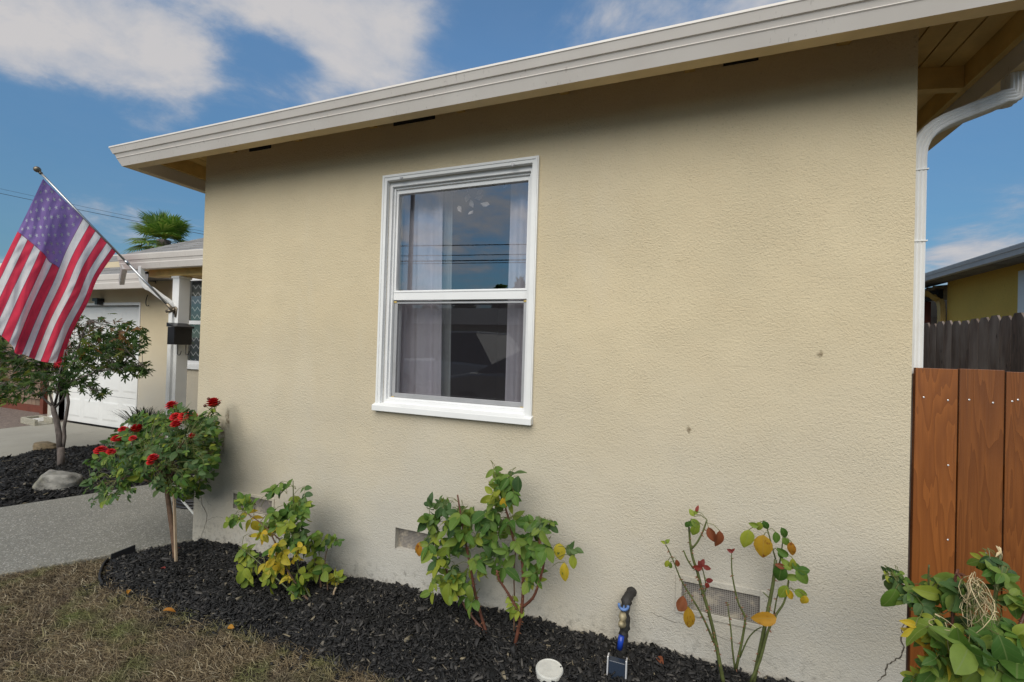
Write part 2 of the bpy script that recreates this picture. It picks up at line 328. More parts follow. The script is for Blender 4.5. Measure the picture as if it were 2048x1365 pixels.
LM['brown'] = leafmat('leaf_brown', [(0, (.20, .06, .03)), (.5, (.15, .045, .022)), (1, (.23, .08, .04))], (.22, .10, .05))
LM['redtip'] = leafmat('leaf_red_tip', [(0, (.12, .018, .018)), (1, (.19, .03, .022))], (.2, .06, .04))
LM['maple'] = leafmat('maple_green', [(0, (.018, .042, .012)), (.45, (.036, .075, .018)), (.8, (.065, .105, .024)), (1, (.13, .135, .03))], (.07, .09, .04), .35)
LM['maple_rust'] = leafmat('maple_rust', [(0, (.10, .055, .030)), (.4, (.20, .09, .03)), (.8, (.12, .09, .03)), (1, (.16, .06, .05))], (.2, .12, .06), .3)
LM['maple_lime'] = leafmat('maple_lime', [(0, (.06, .10, .02)), (1, (.14, .18, .03))], (.15, .2, .06), .3)
LM['frond'] = leafmat('palm_green', [(0, (.060, .13, .025)), (.6, (.12, .20, .040)), (1, (.22, .27, .08))], (.12, .17, .06), .3)
LM['flax'] = leafmat('dark_strap_leaf', [(0, (.010, .013, .010)), (.7, (.022, .028, .018)), (1, (.07, .075, .05))], (.05, .05, .04), .05)
t = NT('red_rose_petal'); r = t.geo('Random Per Island')
M_['rose'] = t.fin(t.ramp(r, [(0, (.42, .004, .006)), (.6, (.58, .010, .010)), (1, (.66, .03, .02))]), .5)

# ------------------------------------------------------------------ object helpers
def put(o, parent=None):
    COL.objects.link(o)
    if parent is not None: o.parent = parent
    return o
def tag(o, label=None, cat=None, group=None, kind=None):
    if label: o['label'] = label
    if cat: o['category'] = cat
    if group: o['group'] = group
    if kind: o['kind'] = kind
    return o
def thing(name, label, cat, loc=(0, 0, 0), group=None):
    o = bpy.data.objects.new(name, None); o.empty_display_size = .1; o.location = loc; put(o); return tag(o, label, cat, group)

def wloc(o):
    v = Vector((0, 0, 0))
    while o is not None: v += o.location; o = o.parent
    return v
class MB:
    """collects simple shapes; build() links them as one mesh object"""
    def __init__(s): s.v = []; s.f = []; s.mi = []; s.cur = 0
    def _add(s, vs, fs):
        b = len(s.v); s.v += [tuple(x) for x in vs]; s.f += [tuple(i+b for i in f) for f in fs]; s.mi += [s.cur]*len(fs)
    def quad(s, a, b, c, d): s._add([a, b, c, d], [(0, 1, 2, 3)])
    def poly(s, pts): s._add(pts, [tuple(range(len(pts)))])
    def box(s, a, b):
        (x0, y0, z0), (x1, y1, z1) = a, b
        s._add([(x0, y0, z0), (x1, y0, z0), (x1, y1, z0), (x0, y1, z0), (x0, y0, z1), (x1, y0, z1), (x1, y1, z1), (x0, y1, z1)],
               [(0, 3, 2, 1), (4, 5, 6, 7), (0, 1, 5, 4), (1, 2, 6, 5), (2, 3, 7, 6), (3, 0, 4, 7)])
    def prism(s, poly, ext):
        """poly: 3D points in a plane; ext: extrusion vector"""
        n = len(poly); e = Vector(ext); P = [Vector(p) for p in poly]
        s._add(P+[p+e for p in P], [tuple(reversed(range(n))), tuple(range(n, 2*n))]+[(i, (i+1) % n, n+(i+1) % n, n+i) for i in range(n)])
    def tube(s, pts, r, sides=6, r1=None, cap=True, flat=None):
        P = [Vector(p) for p in pts]; n = len(P); rings = []
        up = Vector((0, 0, 1)); base = len(s.v); vs = []
        d0 = (P[1]-P[0]).normalized(); a = up.cross(d0)
        if a.length < .05: a = Vector((1, 0, 0)).cross(d0)
        a.normalize()
        for i in range(n):
            d = (P[min(i+1, n-1)]-P[max(i-1, 0)]).normalized()
            a = (a-d*a.dot(d)).normalized(); b = d.cross(a)
            rr = r[i] if isinstance(r, (list, tuple)) else (r if r1 is None else r+(r1-r)*i/(n-1))
            for k in range(sides):
                th = 2*math.pi*(k+.5*(sides == 4))/sides
                kx, ky = (flat if flat else (1, 1))
                vs.append(P[i]+a*math.cos(th)*rr*kx+b*math.sin(th)*rr*ky)
        fs = [(i*sides+k, i*sides+(k+1) % sides, (i+1)*sides+(k+1) % sides, (i+1)*sides+k) for i in range(n-1) for k in range(sides)]
        if cap: fs += [tuple(reversed(range(sides))), tuple(range((n-1)*sides, n*sides))]
        s._add(vs, fs)
    def lathe(s, prof, c, axis=Vector((0, 0, 1)), seg=20):
        axis = Vector(axis).normalized(); a = axis.orthogonal().normalized(); b = axis.cross(a); c = Vector(c); vs = []; n = len(prof)
        for r, h in prof:
            for k in range(seg):
                th = 2*math.pi*k/seg; vs.append(c+axis*h+a*math.cos(th)*r+b*math.sin(th)*r)
        fs = [(i*seg+k, i*seg+(k+1) % seg, (i+1)*seg+(k+1) % seg, (i+1)*seg+k) for i in range(n-1) for k in range(seg)]
        fs += [tuple(reversed(range(seg))), tuple(range((n-1)*seg, n*seg))]
        s._add(vs, fs)
    def ball(s, c, r, seg=10, rings=7, sq=(1, 1, 1)):
        s.lathe([(max(1e-4, r*math.sin(math.pi*i/rings)), -r*math.cos(math.pi*i/rings)) for i in range(rings+1)], c, (0, 0, 1), seg)
    def build(s, name, mat, parent=None, smooth=False, bevel=0., origin=None, auto=None):
        me = bpy.data.meshes.new(name)
        v = s.v
        if origin is not None: v = [(x[0]-origin[0], x[1]-origin[1], x[2]-origin[2]) for x in v]
        me.from_pydata(v, [], s.f)
        mats = mat if isinstance(mat, list) else [mat]
        for m in mats: me.materials.append(m)
        if len(mats) > 1: me.polygons.foreach_set('material_index', s.mi)
        if smooth: me.polygons.foreach_set('use_smooth', [True]*len(s.f))
        me.update(); o = bpy.data.objects.new(name, me)
        if origin is not None: o.location = origin
        put(o, parent)
        if parent is not None: o.location = (Vector(origin) if origin is not None else Vector((0, 0, 0)))-wloc(parent)
        if bevel:
            b = o.modifiers.new('bevel', 'BEVEL'); b.width = bevel; b.segments = 2; b.limit_method = 'ANGLE'; b.angle_limit = rad(40)
        return o
def fast_mesh(name, verts, faces, mat, parent=None, kind=None, smooth=False):
    """numpy mesh with equal sized faces"""
    me = bpy.data.meshes.new(name); nv = len(verts); nf, k = faces.shape
    me.vertices.add(nv); me.vertices.foreach_set('co', np.asarray(verts, np.float32).ravel())
    me.loops.add(nf*k); me.loops.foreach_set('vertex_index', faces.astype(np.int32).ravel())
    me.polygons.add(nf); me.polygons.foreach_set('loop_start', np.arange(0, nf*k, k, dtype=np.int32)); me.polygons.foreach_set('loop_total', np.full(nf, k, np.int32))
    if smooth: me.polygons.foreach_set('use_smooth', np.ones(nf, bool))
    me.materials.append(mat); me.update(calc_edges=True); me.validate()
    o = bpy.data.objects.new(name, me); put(o, parent)
    if parent is not None: o.location = -wloc(parent)
    if kind: o['kind'] = kind
    return o

# ------------------------------------------------------------------ ground
GZ, DZ = -.12, -.08
def sheet(name, poly, z0, z1, mat, bevel=0):
    m = MB(); m.prism([(x, y, z0) for x, y in poly], (0, 0, z1-z0)); o = m.build(name, mat, None, False, bevel); o['kind'] = 'structure'; return o
g = MB(); g.quad((-400, -400, GZ), (400, -400, GZ), (400, 400, GZ), (-400, 400, GZ)); o = g.build('ground', M_['soil']); o['kind'] = 'structure'
# the edge of the walk and of the bed, as surveyed
walk_near = [(-.02, .0), (-.14, -.215), (-.275, -.404), (-.527, -.767), (-.80, -1.16), (-1.15, -1.75), (-1.75, -2.9), (-2.1, -3.7)]
walk_far = [(-1.50, .75), (-1.742, .193), (-1.951, -.246), (-2.28, -.85), (-2.75, -1.65), (-3.35, -2.8), (-3.7, -3.7)]
walk = [(-.005, 2.22), (-.005, .0)]+walk_near[1:]+walk_far[::-1]+[(-1.45, 1.3), (-1.6, 1.55), (-3.3, 1.6), (-3.3, 2.22)]
sheet('walkway', walk, -.11, 0., M_['walk'], .006)
lawn_poly = [(-.155, -.235), (-.292, -.43), (-.545, -.79), (-.82, -1.19), (-1.17, -1.78), (-1.77, -2.93), (-2.12, -3.72), (9, -3.72), (9, .0), (4.1, -.01), (.0, -.01)]
sheet('lawn', lawn_poly, -.115, -.032, M_['soil'])
sheet('driveway', [(-3.95, 2.22), (-3.98, 1.52), (-4.4, .92), (-4.23, .58), (-4.9, -.9), (-5.9, -3.7), (-9.2, -3.7), (-7.2, .4), (-6.62, 1.25), (-6.62, 2.22)], -.118, DZ, M_['drive'], .004)
sheet('side_yard_bounce', [(4.16, .2), (6.9, .2), (6.9, 14), (4.16, 14)], -.1195, -.09, M_['drive'])  # unseen pale slab, added to bounce light onto the yellow house
sheet('pavement', [(-60, -5.2), (60, -5.2), (60, -3.72), (-60, -3.72)], -.119, -.03, M_['drive'], .01)
sheet('street', [(-120, -14.5), (120, -14.5), (120, -5.35), (-120, -5.35)], -.1195, -.105, M_['asphalt'])
sheet('gravel_yard', [(-6.66, 1.2), (-6.9, .7), (-14, 1.2), (-14, 8.), (-6.66, 8.)], -.119, -.085, M_['gravel'])
# concrete border stones between the driveway and the planting island
def brick_strip(a, b, z, wd, name):
    a = Vector((*a, 0)); b = Vector((*b, 0)); d = (b-a); n = Vector((-d.y, d.x, 0)).normalized()*wd*.5; m = MB()
    m.prism([a-n+Vector((0, 0, z-.07)), b-n+Vector((0, 0, z-.07)), b+n+Vector((0, 0, z-.07)), a+n+Vector((0, 0, z-.07))], (0, 0, .07)); return m
for i, (q0, q1) in enumerate((((160, 893), (205, 886)), ((208, 885.5), (262, 878)), ((212, 896.5), (280, 886)), ((162, 905), (209, 897)))):
    a = onZ(*q0, -.045); b = onZ(*q1, -.045); o = brick_strip((a.x, a.y), (b.x, b.y), -.045, .075, 'border').build('border_stone', M_['drive'], None, False, .006)
    tag(o, ['pale border slab of the driveway nearest the maple', 'pale border slab of the driveway behind the rose blooms', 'low border slab along the black mulch behind the rose tree', 'low border slab at the foot of the maple'][i], 'slab', 'border slabs between mulch and driveway')

# planting beds: mounded base + loose chips
def pip(x, y, poly):
    ins = np.zeros(len(x), bool); n = len(poly)
    for i in range(n):
        x0, y0 = poly[i]; x1, y1 = poly[(i+1) % n]
        c = ((y0 > y) != (y1 > y)) & (x < (x1-x0)*(y-y0)/(y1-y0+1e-12)+x0); ins ^= c
    return ins
bed = [(-.01, -.012), (-.14, -.225), (-.21, -.335), (-.16, -.43), (-.02, -.53), (.09, -.580), (.21, -.592), (.65, -.602), (1.28, -.575), (1.99, -.562), (2.5, -.60), (3.2, -.66), (4.0, -.72), (5.2, -.78), (5.2, .06), (4.13, .06), (4.09, -.012)]
_ph = nrs.uniform(0, 6.28, 12)
def wob(x, y, s=1.):
    return (np.sin(x*9*s+_ph[0]+np.sin(y*7*s+_ph[1]))*np.cos(y*11*s+_ph[2])+.6*np.sin(x*23*s+_ph[3])*np.sin(y*19*s+_ph[4]))
def seg_dist(x, y, poly, closed=True):
    d = np.full(len(x), 9.)
    for i in range(len(poly)-(0 if closed else 1)):
        a = np.array(poly[i]); b = np.array(poly[(i+1) % len(poly)]); ab = b-a
        tt = np.clip(((x-a[0])*ab[0]+(y-a[1])*ab[1])/(ab@ab), 0, 1); d = np.minimum(d, np.hypot(x-a[0]-tt*ab[0], y-a[1]-tt*ab[1]))
    return d
front = bed[0:14]
def bed_h(x, y):
    d = seg_dist(x, y, front, False); k = np.clip(d/.16, 0, 1); k = k*k*(3-2*k)
    wallz = .012+.016*np.clip(x, 0, 4)
    return -.030+k*(.030+wallz)+.010*k*wob(x, y)
isle = [(-1.53, .76), (-1.765, .2), (-1.975, -.246), (-2.3, -.86), (-2.77, -1.66), (-3.37, -2.8), (-3.72, -3.7), (-5.85, -3.7), (-4.88, -.9), (-4.22, .58), (-4.38, .90), (-3.95, 1.50), (-3.3, 1.60), (-1.62, 1.52), (-1.47, 1.28)]
def isle_h(x, y):
    d = seg_dist(x, y, isle); k = np.clip(d/.25, 0, 1); k = k*k*(3-2*k)
    tt = np.clip((-1.6-x)/2.6, 0, 1)
    return -.025-.065*tt+k*.055+.012*k*wob(x, y, .7)
def bed_mesh(name, poly, hf, step):
    xs = [p[0] for p in poly]; ys = [p[1] for p in poly]
    gx = np.arange(min(xs), max(xs)+step, step); gy = np.arange(min(ys), max(ys)+step, step)
    X, Y = np.meshgrid(gx, gy); x = X.ravel(); y = Y.ravel(); ins = pip(x, y, poly); z = np.where(ins, hf(x, y), -.11)
    V = np.stack([x, y, z], 1); nx = len(gx); idx = np.arange(len(x)).reshape(X.shape)
    F = np.stack([idx[:-1, :-1].ravel(), idx[:-1, 1:].ravel(), idx[1:, 1:].ravel(), idx[1:, :-1].ravel()], 1)
    F = F[ins[F].any(1)]
    o = fast_mesh(name, V, F, M_['mulchbase'], None, 'structure', True); return o
bed_mesh('planting_bed', bed, bed_h, .035); bed_mesh('planting_island', isle, isle_h, .06)
def rotmats(yaw, pit, rol):
    cy, sy, cp, sp, cr, sr = np.cos(yaw), np.sin(yaw), np.cos(pit), np.sin(pit), np.cos(rol), np.sin(rol)
    R = np.empty((len(yaw), 3, 3))
    R[:, 0] = np.stack([cy*cp, cy*sp*sr-sy*cr, cy*sp*cr+sy*sr], 1); R[:, 1] = np.stack([sy*cp, sy*sp*sr+cy*cr, sy*sp*cr-cy*sr], 1); R[:, 2] = np.stack([-sp, cp*sr, cp*cr], 1)
    return R
CUBE = np.array([(-1, -1, -1), (1, -1, -1), (1, 1, -1), (-1, 1, -1), (-1, -1, 1), (1, -1, 1), (1, 1, 1), (-1, 1, 1)], float)*.5
CF = np.array([(0, 3, 2, 1), (4, 5, 6, 7), (0, 1, 5, 4), (1, 2, 6, 5), (2, 3, 7, 6), (3, 0, 4, 7)])
def chips(name, poly, hf, n, lmin, lmax, lift, keep=None):
    xs = [p[0] for p in poly]; ys = [p[1] for p in poly]
    x = nrs.uniform(min(xs), max(xs), n*3); y = nrs.uniform(min(ys), max(ys), n*3); k = pip(x, y, poly)
    if keep is not None: k &= keep(x, y)
    x = x[k][:n]; y = y[k][:n]; n = len(x)
    ln = nrs.uniform(lmin, lmax, n)*nrs.choice([.6, .8, 1., 1.5], n, p=[.3, .35, .27, .08]); wd = ln*nrs.uniform(.12, .40, n); th = nrs.uniform(.002, .006, n)
    R = rotmats(nrs.uniform(0, 6.28, n), nrs.normal(0, .38, n), nrs.normal(0, .45, n))
    loc = np.stack([x, y, hf(x, y)+nrs.uniform(-.004, lift, n)], 1)
    S = np.stack([ln, wd, th], 1)
    C = CUBE[None]*S[:, None, :]*nrs.uniform(.6, 1.25, (n, 8, 1))
    V = np.einsum('nij,nkj->nki', R, C)+loc[:, None, :]
    F = (CF[None]+(np.arange(n)*8)[:, None, None]).reshape(-1, 4)
    return fast_mesh(name, V.reshape(-1, 3), F, M_['mulch'], None, 'stuff')
tag(chips('mulch', bed, bed_h, 60000, .016, .046, .016), 'black shredded bark mulch in the bed along the tan wall', 'mulch')
tag(chips('mulch', isle, isle_h, 30000, .026, .06, .02, lambda x, y: y > -1.6), 'black bark mulch on the island around the maple', 'mulch')
spill = [(x+.0, y) for x, y in bed[5:14]]+[(5.2, -.92), (4.0, -.80), (2.0, -.66), (1.28, -.68), (.65, -.69), (.2, -.67), (.05, -.64)]
spill = spill[:9]+spill[9:]
tag(chips('mulch', spill, lambda x, y: -.026+0*x, 1500, .012, .034, .02), 'loose black bark chips spilled from the bed onto the lawn edge', 'mulch')
# dry lawn
def grass(n, x0, x1, y0, y1, ln, wd, seed_keep=None):
    x = nrs.uniform(x0, x1, n*2); y = nrs.uniform(y0, y1, n*2); k = pip(x, y, lawn_poly)
    dens = .66+.34*np.clip(wob(x, y, .8)+.5*wob(x+3, y+1, 2.2), -1, 1); k &= nrs.uniform(0, 1, len(x)) < dens
    inb = pip(x, y, bed); d = seg_dist(x, y, bed); k &= (~inb) | ((d < .07) & (nrs.uniform(0, 1, len(x)) < .25))
    x = x[k][:n]; y = y[k][:n]; n = len(x)
    a = nrs.uniform(0, 6.28, n); l = ln*nrs.uniform(.5, 1.4, n); el = nrs.uniform(.02, .75, n); cu = nrs.normal(0, .9, n); w_ = wd*nrs.uniform(.6, 1.3, n)
    V = np.zeros((n, 6, 3)); z0 = -.032+nrs.uniform(0, .018, n)
    cx, cy, cz = x.copy(), y.copy(), z0.copy()
    for s_ in range(3):
        aa = a+cu*s_*.7; e2 = el-s_*.45*nrs.uniform(.3, 1, n)
        ox, oy = -np.sin(aa)*w_*(1-.3*s_), np.cos(aa)*w_*(1-.3*s_)
        V[:, 2*s_] = np.stack([cx+ox, cy+oy, np.maximum(cz, -.03)], 1); V[:, 2*s_+1] = np.stack([cx-ox, cy-oy, np.maximum(cz, -.03)+.0006], 1)
        cx = cx+np.cos(aa)*np.cos(e2)*l*.5; cy = cy+np.sin(aa)*np.cos(e2)*l*.5; cz = cz+np.sin(e2)*l*.5
    F = np.array([(0, 1, 3, 2), (2, 3, 5, 4)])[None]+(np.arange(n)*6)[:, None, None]
    return V.reshape(-1, 3), F.reshape(-1, 4)
V1, F1 = grass(110000, -1.0, 2.7, -1.45, -.33, .042, .0011); V2, F2 = grass(45000, -2.2, 5.5, -3.6, -.6, .05, .0018)
tag(fast_mesh('grass', np.concatenate([V1, V2]), np.concatenate([F1, F2+len(V1)]), M_['grass'], None, 'stuff'), 'dry straw coloured lawn grass in front of the mulch bed', 'grass')

# ------------------------------------------------------------------ the house
house = thing('stucco_house', 'tan stucco house with wide pale gutter, white window and garage wing', 'house')
W, D, WT = 4.08, 9., 2.845
WX0, WX1, WZ0, WZ1 = 1.585, 2.492, 1.082, 2.404      # window opening
v1 = (.400, .755, .285, .385); v2 = (1.713, 1.985, .255, .378); v3 = (3.262, 3.575, .285, .405)
def holed_wall(x0, x1, z0, z1, y, holes, depth, m):
    xs = sorted({x0, x1, *[h[0] for h in holes], *[h[1] for h in holes]}); zs = sorted({z0, z1, *[h[2] for h in holes], *[h[3] for h in holes]})
    for i in range(len(xs)-1):
        for j in range(len(zs)-1):
            cx, cz = (xs[i]+xs[i+1])/2, (zs[j]+zs[j+1])/2
            if any(h[0] < cx < h[1] and h[2] < cz < h[3] for h in holes): continue
            m.quad((xs[i], y, zs[j]), (xs[i+1], y, zs[j]), (xs[i+1], y, zs[j+1]), (xs[i], y, zs[j+1]))
    for h in holes:
        a, b, c, d = h[:4]; dp = h[4] if len(h) > 4 else depth
        m.quad((a, y, c), (a, y, d), (a, y+dp, d), (a, y+dp, c)); m.quad((b, y, c), (b, y+dp, c), (b, y+dp, d), (b, y, d))
        m.quad((a, y, c), (a, y+dp, c), (b, y+dp, c), (b, y, c)); m.quad((a, y, d), (b, y, d), (b, y+dp, d), (a, y+dp, d))
m = MB()
holed_wall(0, W, -.1, WT, 0., [(WX0, WX1, WZ0, WZ1, .16), (*v1, .035), (*v2, .05), (*v3, .02)], .1, m)
m.quad((0, D, -.1), (0, 0, -.1), (0, 0, WT), (0, D, WT)); m.quad((W, 0, -.1), (W, D, -.1), (W, D, WT), (W, 0, WT)); m.quad((W, D, -.1), (0, D, -.1), (0, D, WT), (W, D, WT))
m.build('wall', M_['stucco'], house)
# the room behind the window
m = MB(); a, b = (.9, .162, .45), (3.4, 3.4, 2.62)
(x0, y0, z0), (x1, y1, z1) = a, b
for q in (((x0, y1, z0), (x1, y1, z0), (x1, y1, z1), (x0, y1, z1)), ((x0, y0, z0), (x0, y1, z0), (x0, y1, z1), (x0, y0, z1)), ((x1, y0, z0), (x1, y1, z0), (x1, y1, z1), (x1, y0, z1)),
          ((x0, y0, z0), (x1, y0, z0), (x1, y1, z0), (x0, y1, z0)), ((x0, y0, z1), (x1, y0, z1), (x1, y1, z1), (x0, y1, z1)),
          ((x0, y0, z0), (WX0, y0, z0), (WX0, y0, z1), (x0, y0, z1)), ((WX1, y0, z0), (x1, y0, z0), (x1, y0, z1), (WX1, y0, z1)), ((WX0, y0, WZ1), (WX1, y0, WZ1), (WX1, y0, z1), (WX0, y0, z1)), ((WX0, y0, z0), (WX1, y0, z0), (WX1, y0, WZ0), (WX0, y0, WZ0))):
    m.quad(*q)
m.build('room', M_['interior'], house)
# eaves: gutter loop, fascia, rafters and boards (the side eaves reach out farther than the front one)
OX, OY = .094, -.048
GP = [(.300, 2.739), (.389, 2.739), (.390, 2.729), (.3865, 2.726), (.3735, 2.693), (.3665, 2.690), (.358, 2.670), (.3605, 2.666), (.356, 2.6615), (.336, 2.616)]
def loop_extrude(prof, m, closed=True, x0=0., x1=W, y0=0., y1=D):
    cor = lambda o: [(x0-o-OX, y0-o-OY), (x1+o+OX, y0-o-OY), (x1+o+OX, y1+o), (x0-o-OX, y1+o)]
    n = len(prof)
    for i in range(n if closed else n-1):
        (oa, za), (ob, zb) = prof[i], prof[(i+1) % n]; A, B = cor(oa), cor(ob)
        for k in range(4):
            k2 = (k+1) % 4; m.quad((*A[k], za), (*A[k2], za), (*B[k2], zb), (*B[k], zb))
m = MB(); loop_extrude(GP, m, False); loop_extrude([(.276, 2.617), (.276, 2.739)], m, False); gut = m.build('gutter', M_['gutter'], house)
m = MB(); loop_extrude([(.336, 2.616), (.276, 2.616)], m, False); m.build('gutter_underside', M_['under_tan'], gut)  # underside faces coloured tan, apart from the rest of the gutter
eave = MB(); loop_extrude([(.246, 2.700), (.274, 2.700), (.274, 2.815), (.246, 2.815)], eave); eave = eave.build('fascia', M_['eave'], house)
OF = {'front': .246+OY, 'right': .246+OX, 'left': .246+OX}
def soff(side, o): return WT-.048*o/OF[side]
f0, s0 = OF['front'], OF['right']
# roof deck above
m = MB(); zr = WT-.048+.026; H_ = 1.05
A = [(-s0, -f0, zr), (W+s0, -f0, zr), (W+s0, D+.2, zr), (-s0, D+.2, zr)]; R0 = (W/2, W/2, zr+H_*.55); R1 = (W/2, D-W/2, zr+H_*.55)
m.poly([A[0], A[1], R0]); m.quad(A[1], A[2], R1, R0); m.poly([A[2], A[3], R1]); m.quad(A[3], A[0], R0, R1); m.build('roof', M_['shingle'], house)
PT = {'front': lambda o, q, z: (q, -o, z), 'right': lambda o, q, z: (W+o, q, z), 'left': lambda o, q, z: (-o, q, z)}
def mitre(side, o): return (-o*s0/f0, W+o*s0/f0) if side == 'front' else (-o*f0/s0, D)
# boards, lying along the eave; butted with a dark joint
def eave_board(side, oa, ob):
    oa += .0035; ob -= .0035; f = PT[side]; (a0, a1), (b0, b1) = mitre(side, oa), mitre(side, ob); mb = MB()
    mb.prism([Vector(f(oa, a0, soff(side, oa))), Vector(f(oa, a1, soff(side, oa))), Vector(f(ob, b1, soff(side, ob))), Vector(f(ob, b0, soff(side, ob)))], (0, 0, .017)); mb.build('soffit_board', M_['eave'], eave)
m = MB()
for side, nb_ in (('front', 2), ('right', 4), ('left', 4)):
    wb = (OF[side]-.004)/nb_
    for k in range(nb_): eave_board(side, .003+k*wb, .003+(k+1)*wb)
    f = PT[side]; (a0, a1), (b0, b1) = mitre(side, 0), mitre(side, OF[side])
    m.quad(f(0, a0, WT+.019), f(0, a1, WT+.019), f(OF[side], b1, WT-.048+.019), f(OF[side], b0, WT-.048+.019))   # dark paper above the joints
m.build('roof_paper', M_['dark'], house)
def rafter(side, q):
    m = MB(); hw = .022; dz = .104; f = PT[side]; e = OF[side]-.0008
    P = [f(-.01, q-hw, WT-.001-dz), f(e, q-hw, soff(side, e)-.001-dz*.95), f(e, q-hw, soff(side, e)-.001), f(-.01, q-hw, WT-.001)]
    m.prism(P, Vector(f(0, hw, 0))-Vector(f(0, -hw, 0))); m.build('rafter_tail', M_['eave'], eave)
for k in range(7): rafter('front', .29+.59*k)
ry = onZ(1840, 163, 2.757).y
for k in range(7):
    if ry+.02+.60*(k-1) > -.1: rafter('right', ry+.02+.60*(k-1))
    rafter('left', .56+.60*k)
for sx, cx in ((-1, 0), (1, W)):        # hip rafters at the two front corners
    m = MB(); d = Vector((sx*s0, -f0, 0)); n = Vector((f0, sx*s0, 0)).normalized()*.018; c = Vector((cx, 0, 0)); e = c+d*.995
    P = [c-n+Vector((0, 0, WT-.085)), e-n+Vector((0, 0, WT-.048-.080)), e-n+Vector((0, 0, WT-.050)), c-n+Vector((0, 0, WT-.002))]
    m.prism(P, n*2); m.build('hip_rafter', M_['eave'], eave)
for (xa, xb, za, zb) in ((.430, .630, 2.728, 2.778), (1.610, 1.890, 2.730, 2.780), (3.38, 3.52, 2.738, 2.760)):
    m = MB(); m.box((xa, -.005, za), (xb, -.0005, zb)); m.build('eave_vent', M_['dark'], house)
# downspout at the right corner (ribbed) with its two elbows
def ribbed(pts, hw, hd, m, upv=(0, 1, 0), ribs=4):
    """corrugated rectangular pipe swept along pts; hw: half width along side axis, hd: half depth along upv"""
    prof = []
    def edge(a, b, n):
        for i in range(n*2):
            q = i/(n*2); p = a.lerp(b, q); nn = Vector((b.y-a.y, a.x-b.x)).normalized(); prof.append(p+nn*(.0028 if i % 2 else -.001))
    c = [Vector((-hw, -hd)), Vector((hw, -hd)), Vector((hw, hd)), Vector((-hw, hd))]
    edge(c[0], c[1], ribs); edge(c[1], c[2], 3); edge(c[2], c[3], ribs); edge(c[3], c[0], 3)
    P = [Vector(p) for p in pts]; n = len(P); k = len(prof); vs = []; U = Vector(upv)
    for i in range(n):
        d = (P[min(i+1, n-1)]-P[max(i-1, 0)]).normalized(); s = d.cross(U).normalized(); u = s.cross(d).normalized()
        vs += [P[i]+s*p.x+u*p.y for p in prof]
    m._add(vs, [(i*k+j, i*k+(j+1) % k, (i+1)*k+(j+1) % k, (i+1)*k+j) for i in range(n-1) for j in range(k)]+[tuple(reversed(range(k))), tuple(range((n-1)*k, n*k))])
def bez(a, b, c, d, n=8):
    a, b, c, d = map(Vector, (a, b, c, d)); return [a*(1-q)**3+b*3*q*(1-q)**2+c*3*q*q*(1-q)+d*q**3 for q in [i/n for i in range(n+1)]]
dsx, dsy = W+.052, .135
gx0 = W+.306+OX; a0 = onX(2028, 150, gx0); oy = a0.y
def dsl(u, v, q): return onY(u, v, oy+(dsy-oy)*q)
spine = [(gx0, oy, 2.62), (gx0, oy, 2.575)]+bez((gx0, oy, 2.555), (gx0, oy, 2.50), dsl(2012, 190, .1), dsl(1985, 207, .2), 6)+bez(dsl(1900, 240, .65), dsl(1862, 255, .85), (dsx, dsy, 2.37), (dsx, dsy, 2.28), 6)+[(dsx, dsy, 2.2), (dsx, dsy, .06)]
m = MB(); ribbed(spine, .026, .032, m, (0, 1, 0)); dsp = m.build('downspout', M_['downspout'], house)
for zc in (2.225, 1.93):
    m = MB(); m.box((dsx-.030, dsy-.037, zc-.0025), (dsx+.030, dsy+.037, zc+.0025)); m.build('pipe_joint', M_['downspout'], dsp)

# window
win = bpy.data.objects.new('window', None); put(win, house)
def frame_ring(x0, x1, z0, z1, wl, wr, wb, wt, ya, yb, m):
    m.box((x0, ya, z0), (x0+wl, yb, z1)); m.box((x1-wr, ya, z0), (x1, yb, z1)); m.box((x0+wl, ya, z0), (x1-wr, yb, z0+wb)); m.box((x0+wl, ya, z1-wt), (x1-wr, yb, z1))
CX0, CX1, CZ0, CZ1 = 1.553, 2.524, 1.085, 2.436
m = MB(); frame_ring(CX0, CX1, CZ0, CZ1, .034, .034, .0, .034, -.016, .012, m); frame_ring(CX0+.006, CX1-.006, CZ0, CZ1-.006, .010, .010, 0, .010, -.020, -.0165, m)
m.build('casing', M_['white'], win, False, .002)
m = MB(); frame_ring(WX0, WX1, WZ0, WZ1, .020, .020, .030, .030, .016, .10, m); frame_ring(WX0+.020, WX1-.020, WZ0+.03, WZ1-.03, .010, .010, .010, .012, .034, .10, m)
m.build('frame', M_['vinyl'], win, False, .0015)
SX0, SX1 = WX0+.030, WX1-.030
MR0, MR1 = onY(790, 601, .05).z, onY(790, 582, .05).z       # meeting rail
UZ1 = WZ1-.042
m = MB(); frame_ring(SX0, SX1, MR0, UZ1, .013, .013, MR1-MR0, .024, .046, .080, m); m.box((SX0+.0005, .043, MR1-.012), (SX1-.0005, .0455, MR1-.004)); m.build('upper_sash', M_['vinyl'], win, False, .0012)
LZ0 = WZ0+.040
m = MB(); frame_ring(SX0, SX1, LZ0, MR0-.002, .018, .018, .018, .010, .082, .110, m); m.build('lower_sash', M_['vinyl'], win, False, .0012)
m = MB(); frame_ring(SX0+.004, SX1-.004, LZ0+.002, MR0-.012, .022, .017, .024, .009, .052, .064, m); m.build('screen_frame', M_['screenframe'], win, False, .001)
m = MB(); m.quad((SX0+.026, .058, LZ0+.026), (SX1-.021, .058, LZ0+.026), (SX1-.021, .058, MR0-.021), (SX0+.026, .058, MR0-.021)); m.build('insect_screen', M_['screen'], win)
m = MB(); m.quad((SX0+.013, .062, MR1), (SX1-.013, .062, MR1), (SX1-.013, .062, UZ1-.024), (SX0+.013, .062, UZ1-.024)); m.build('pane', M_['glass'], win)
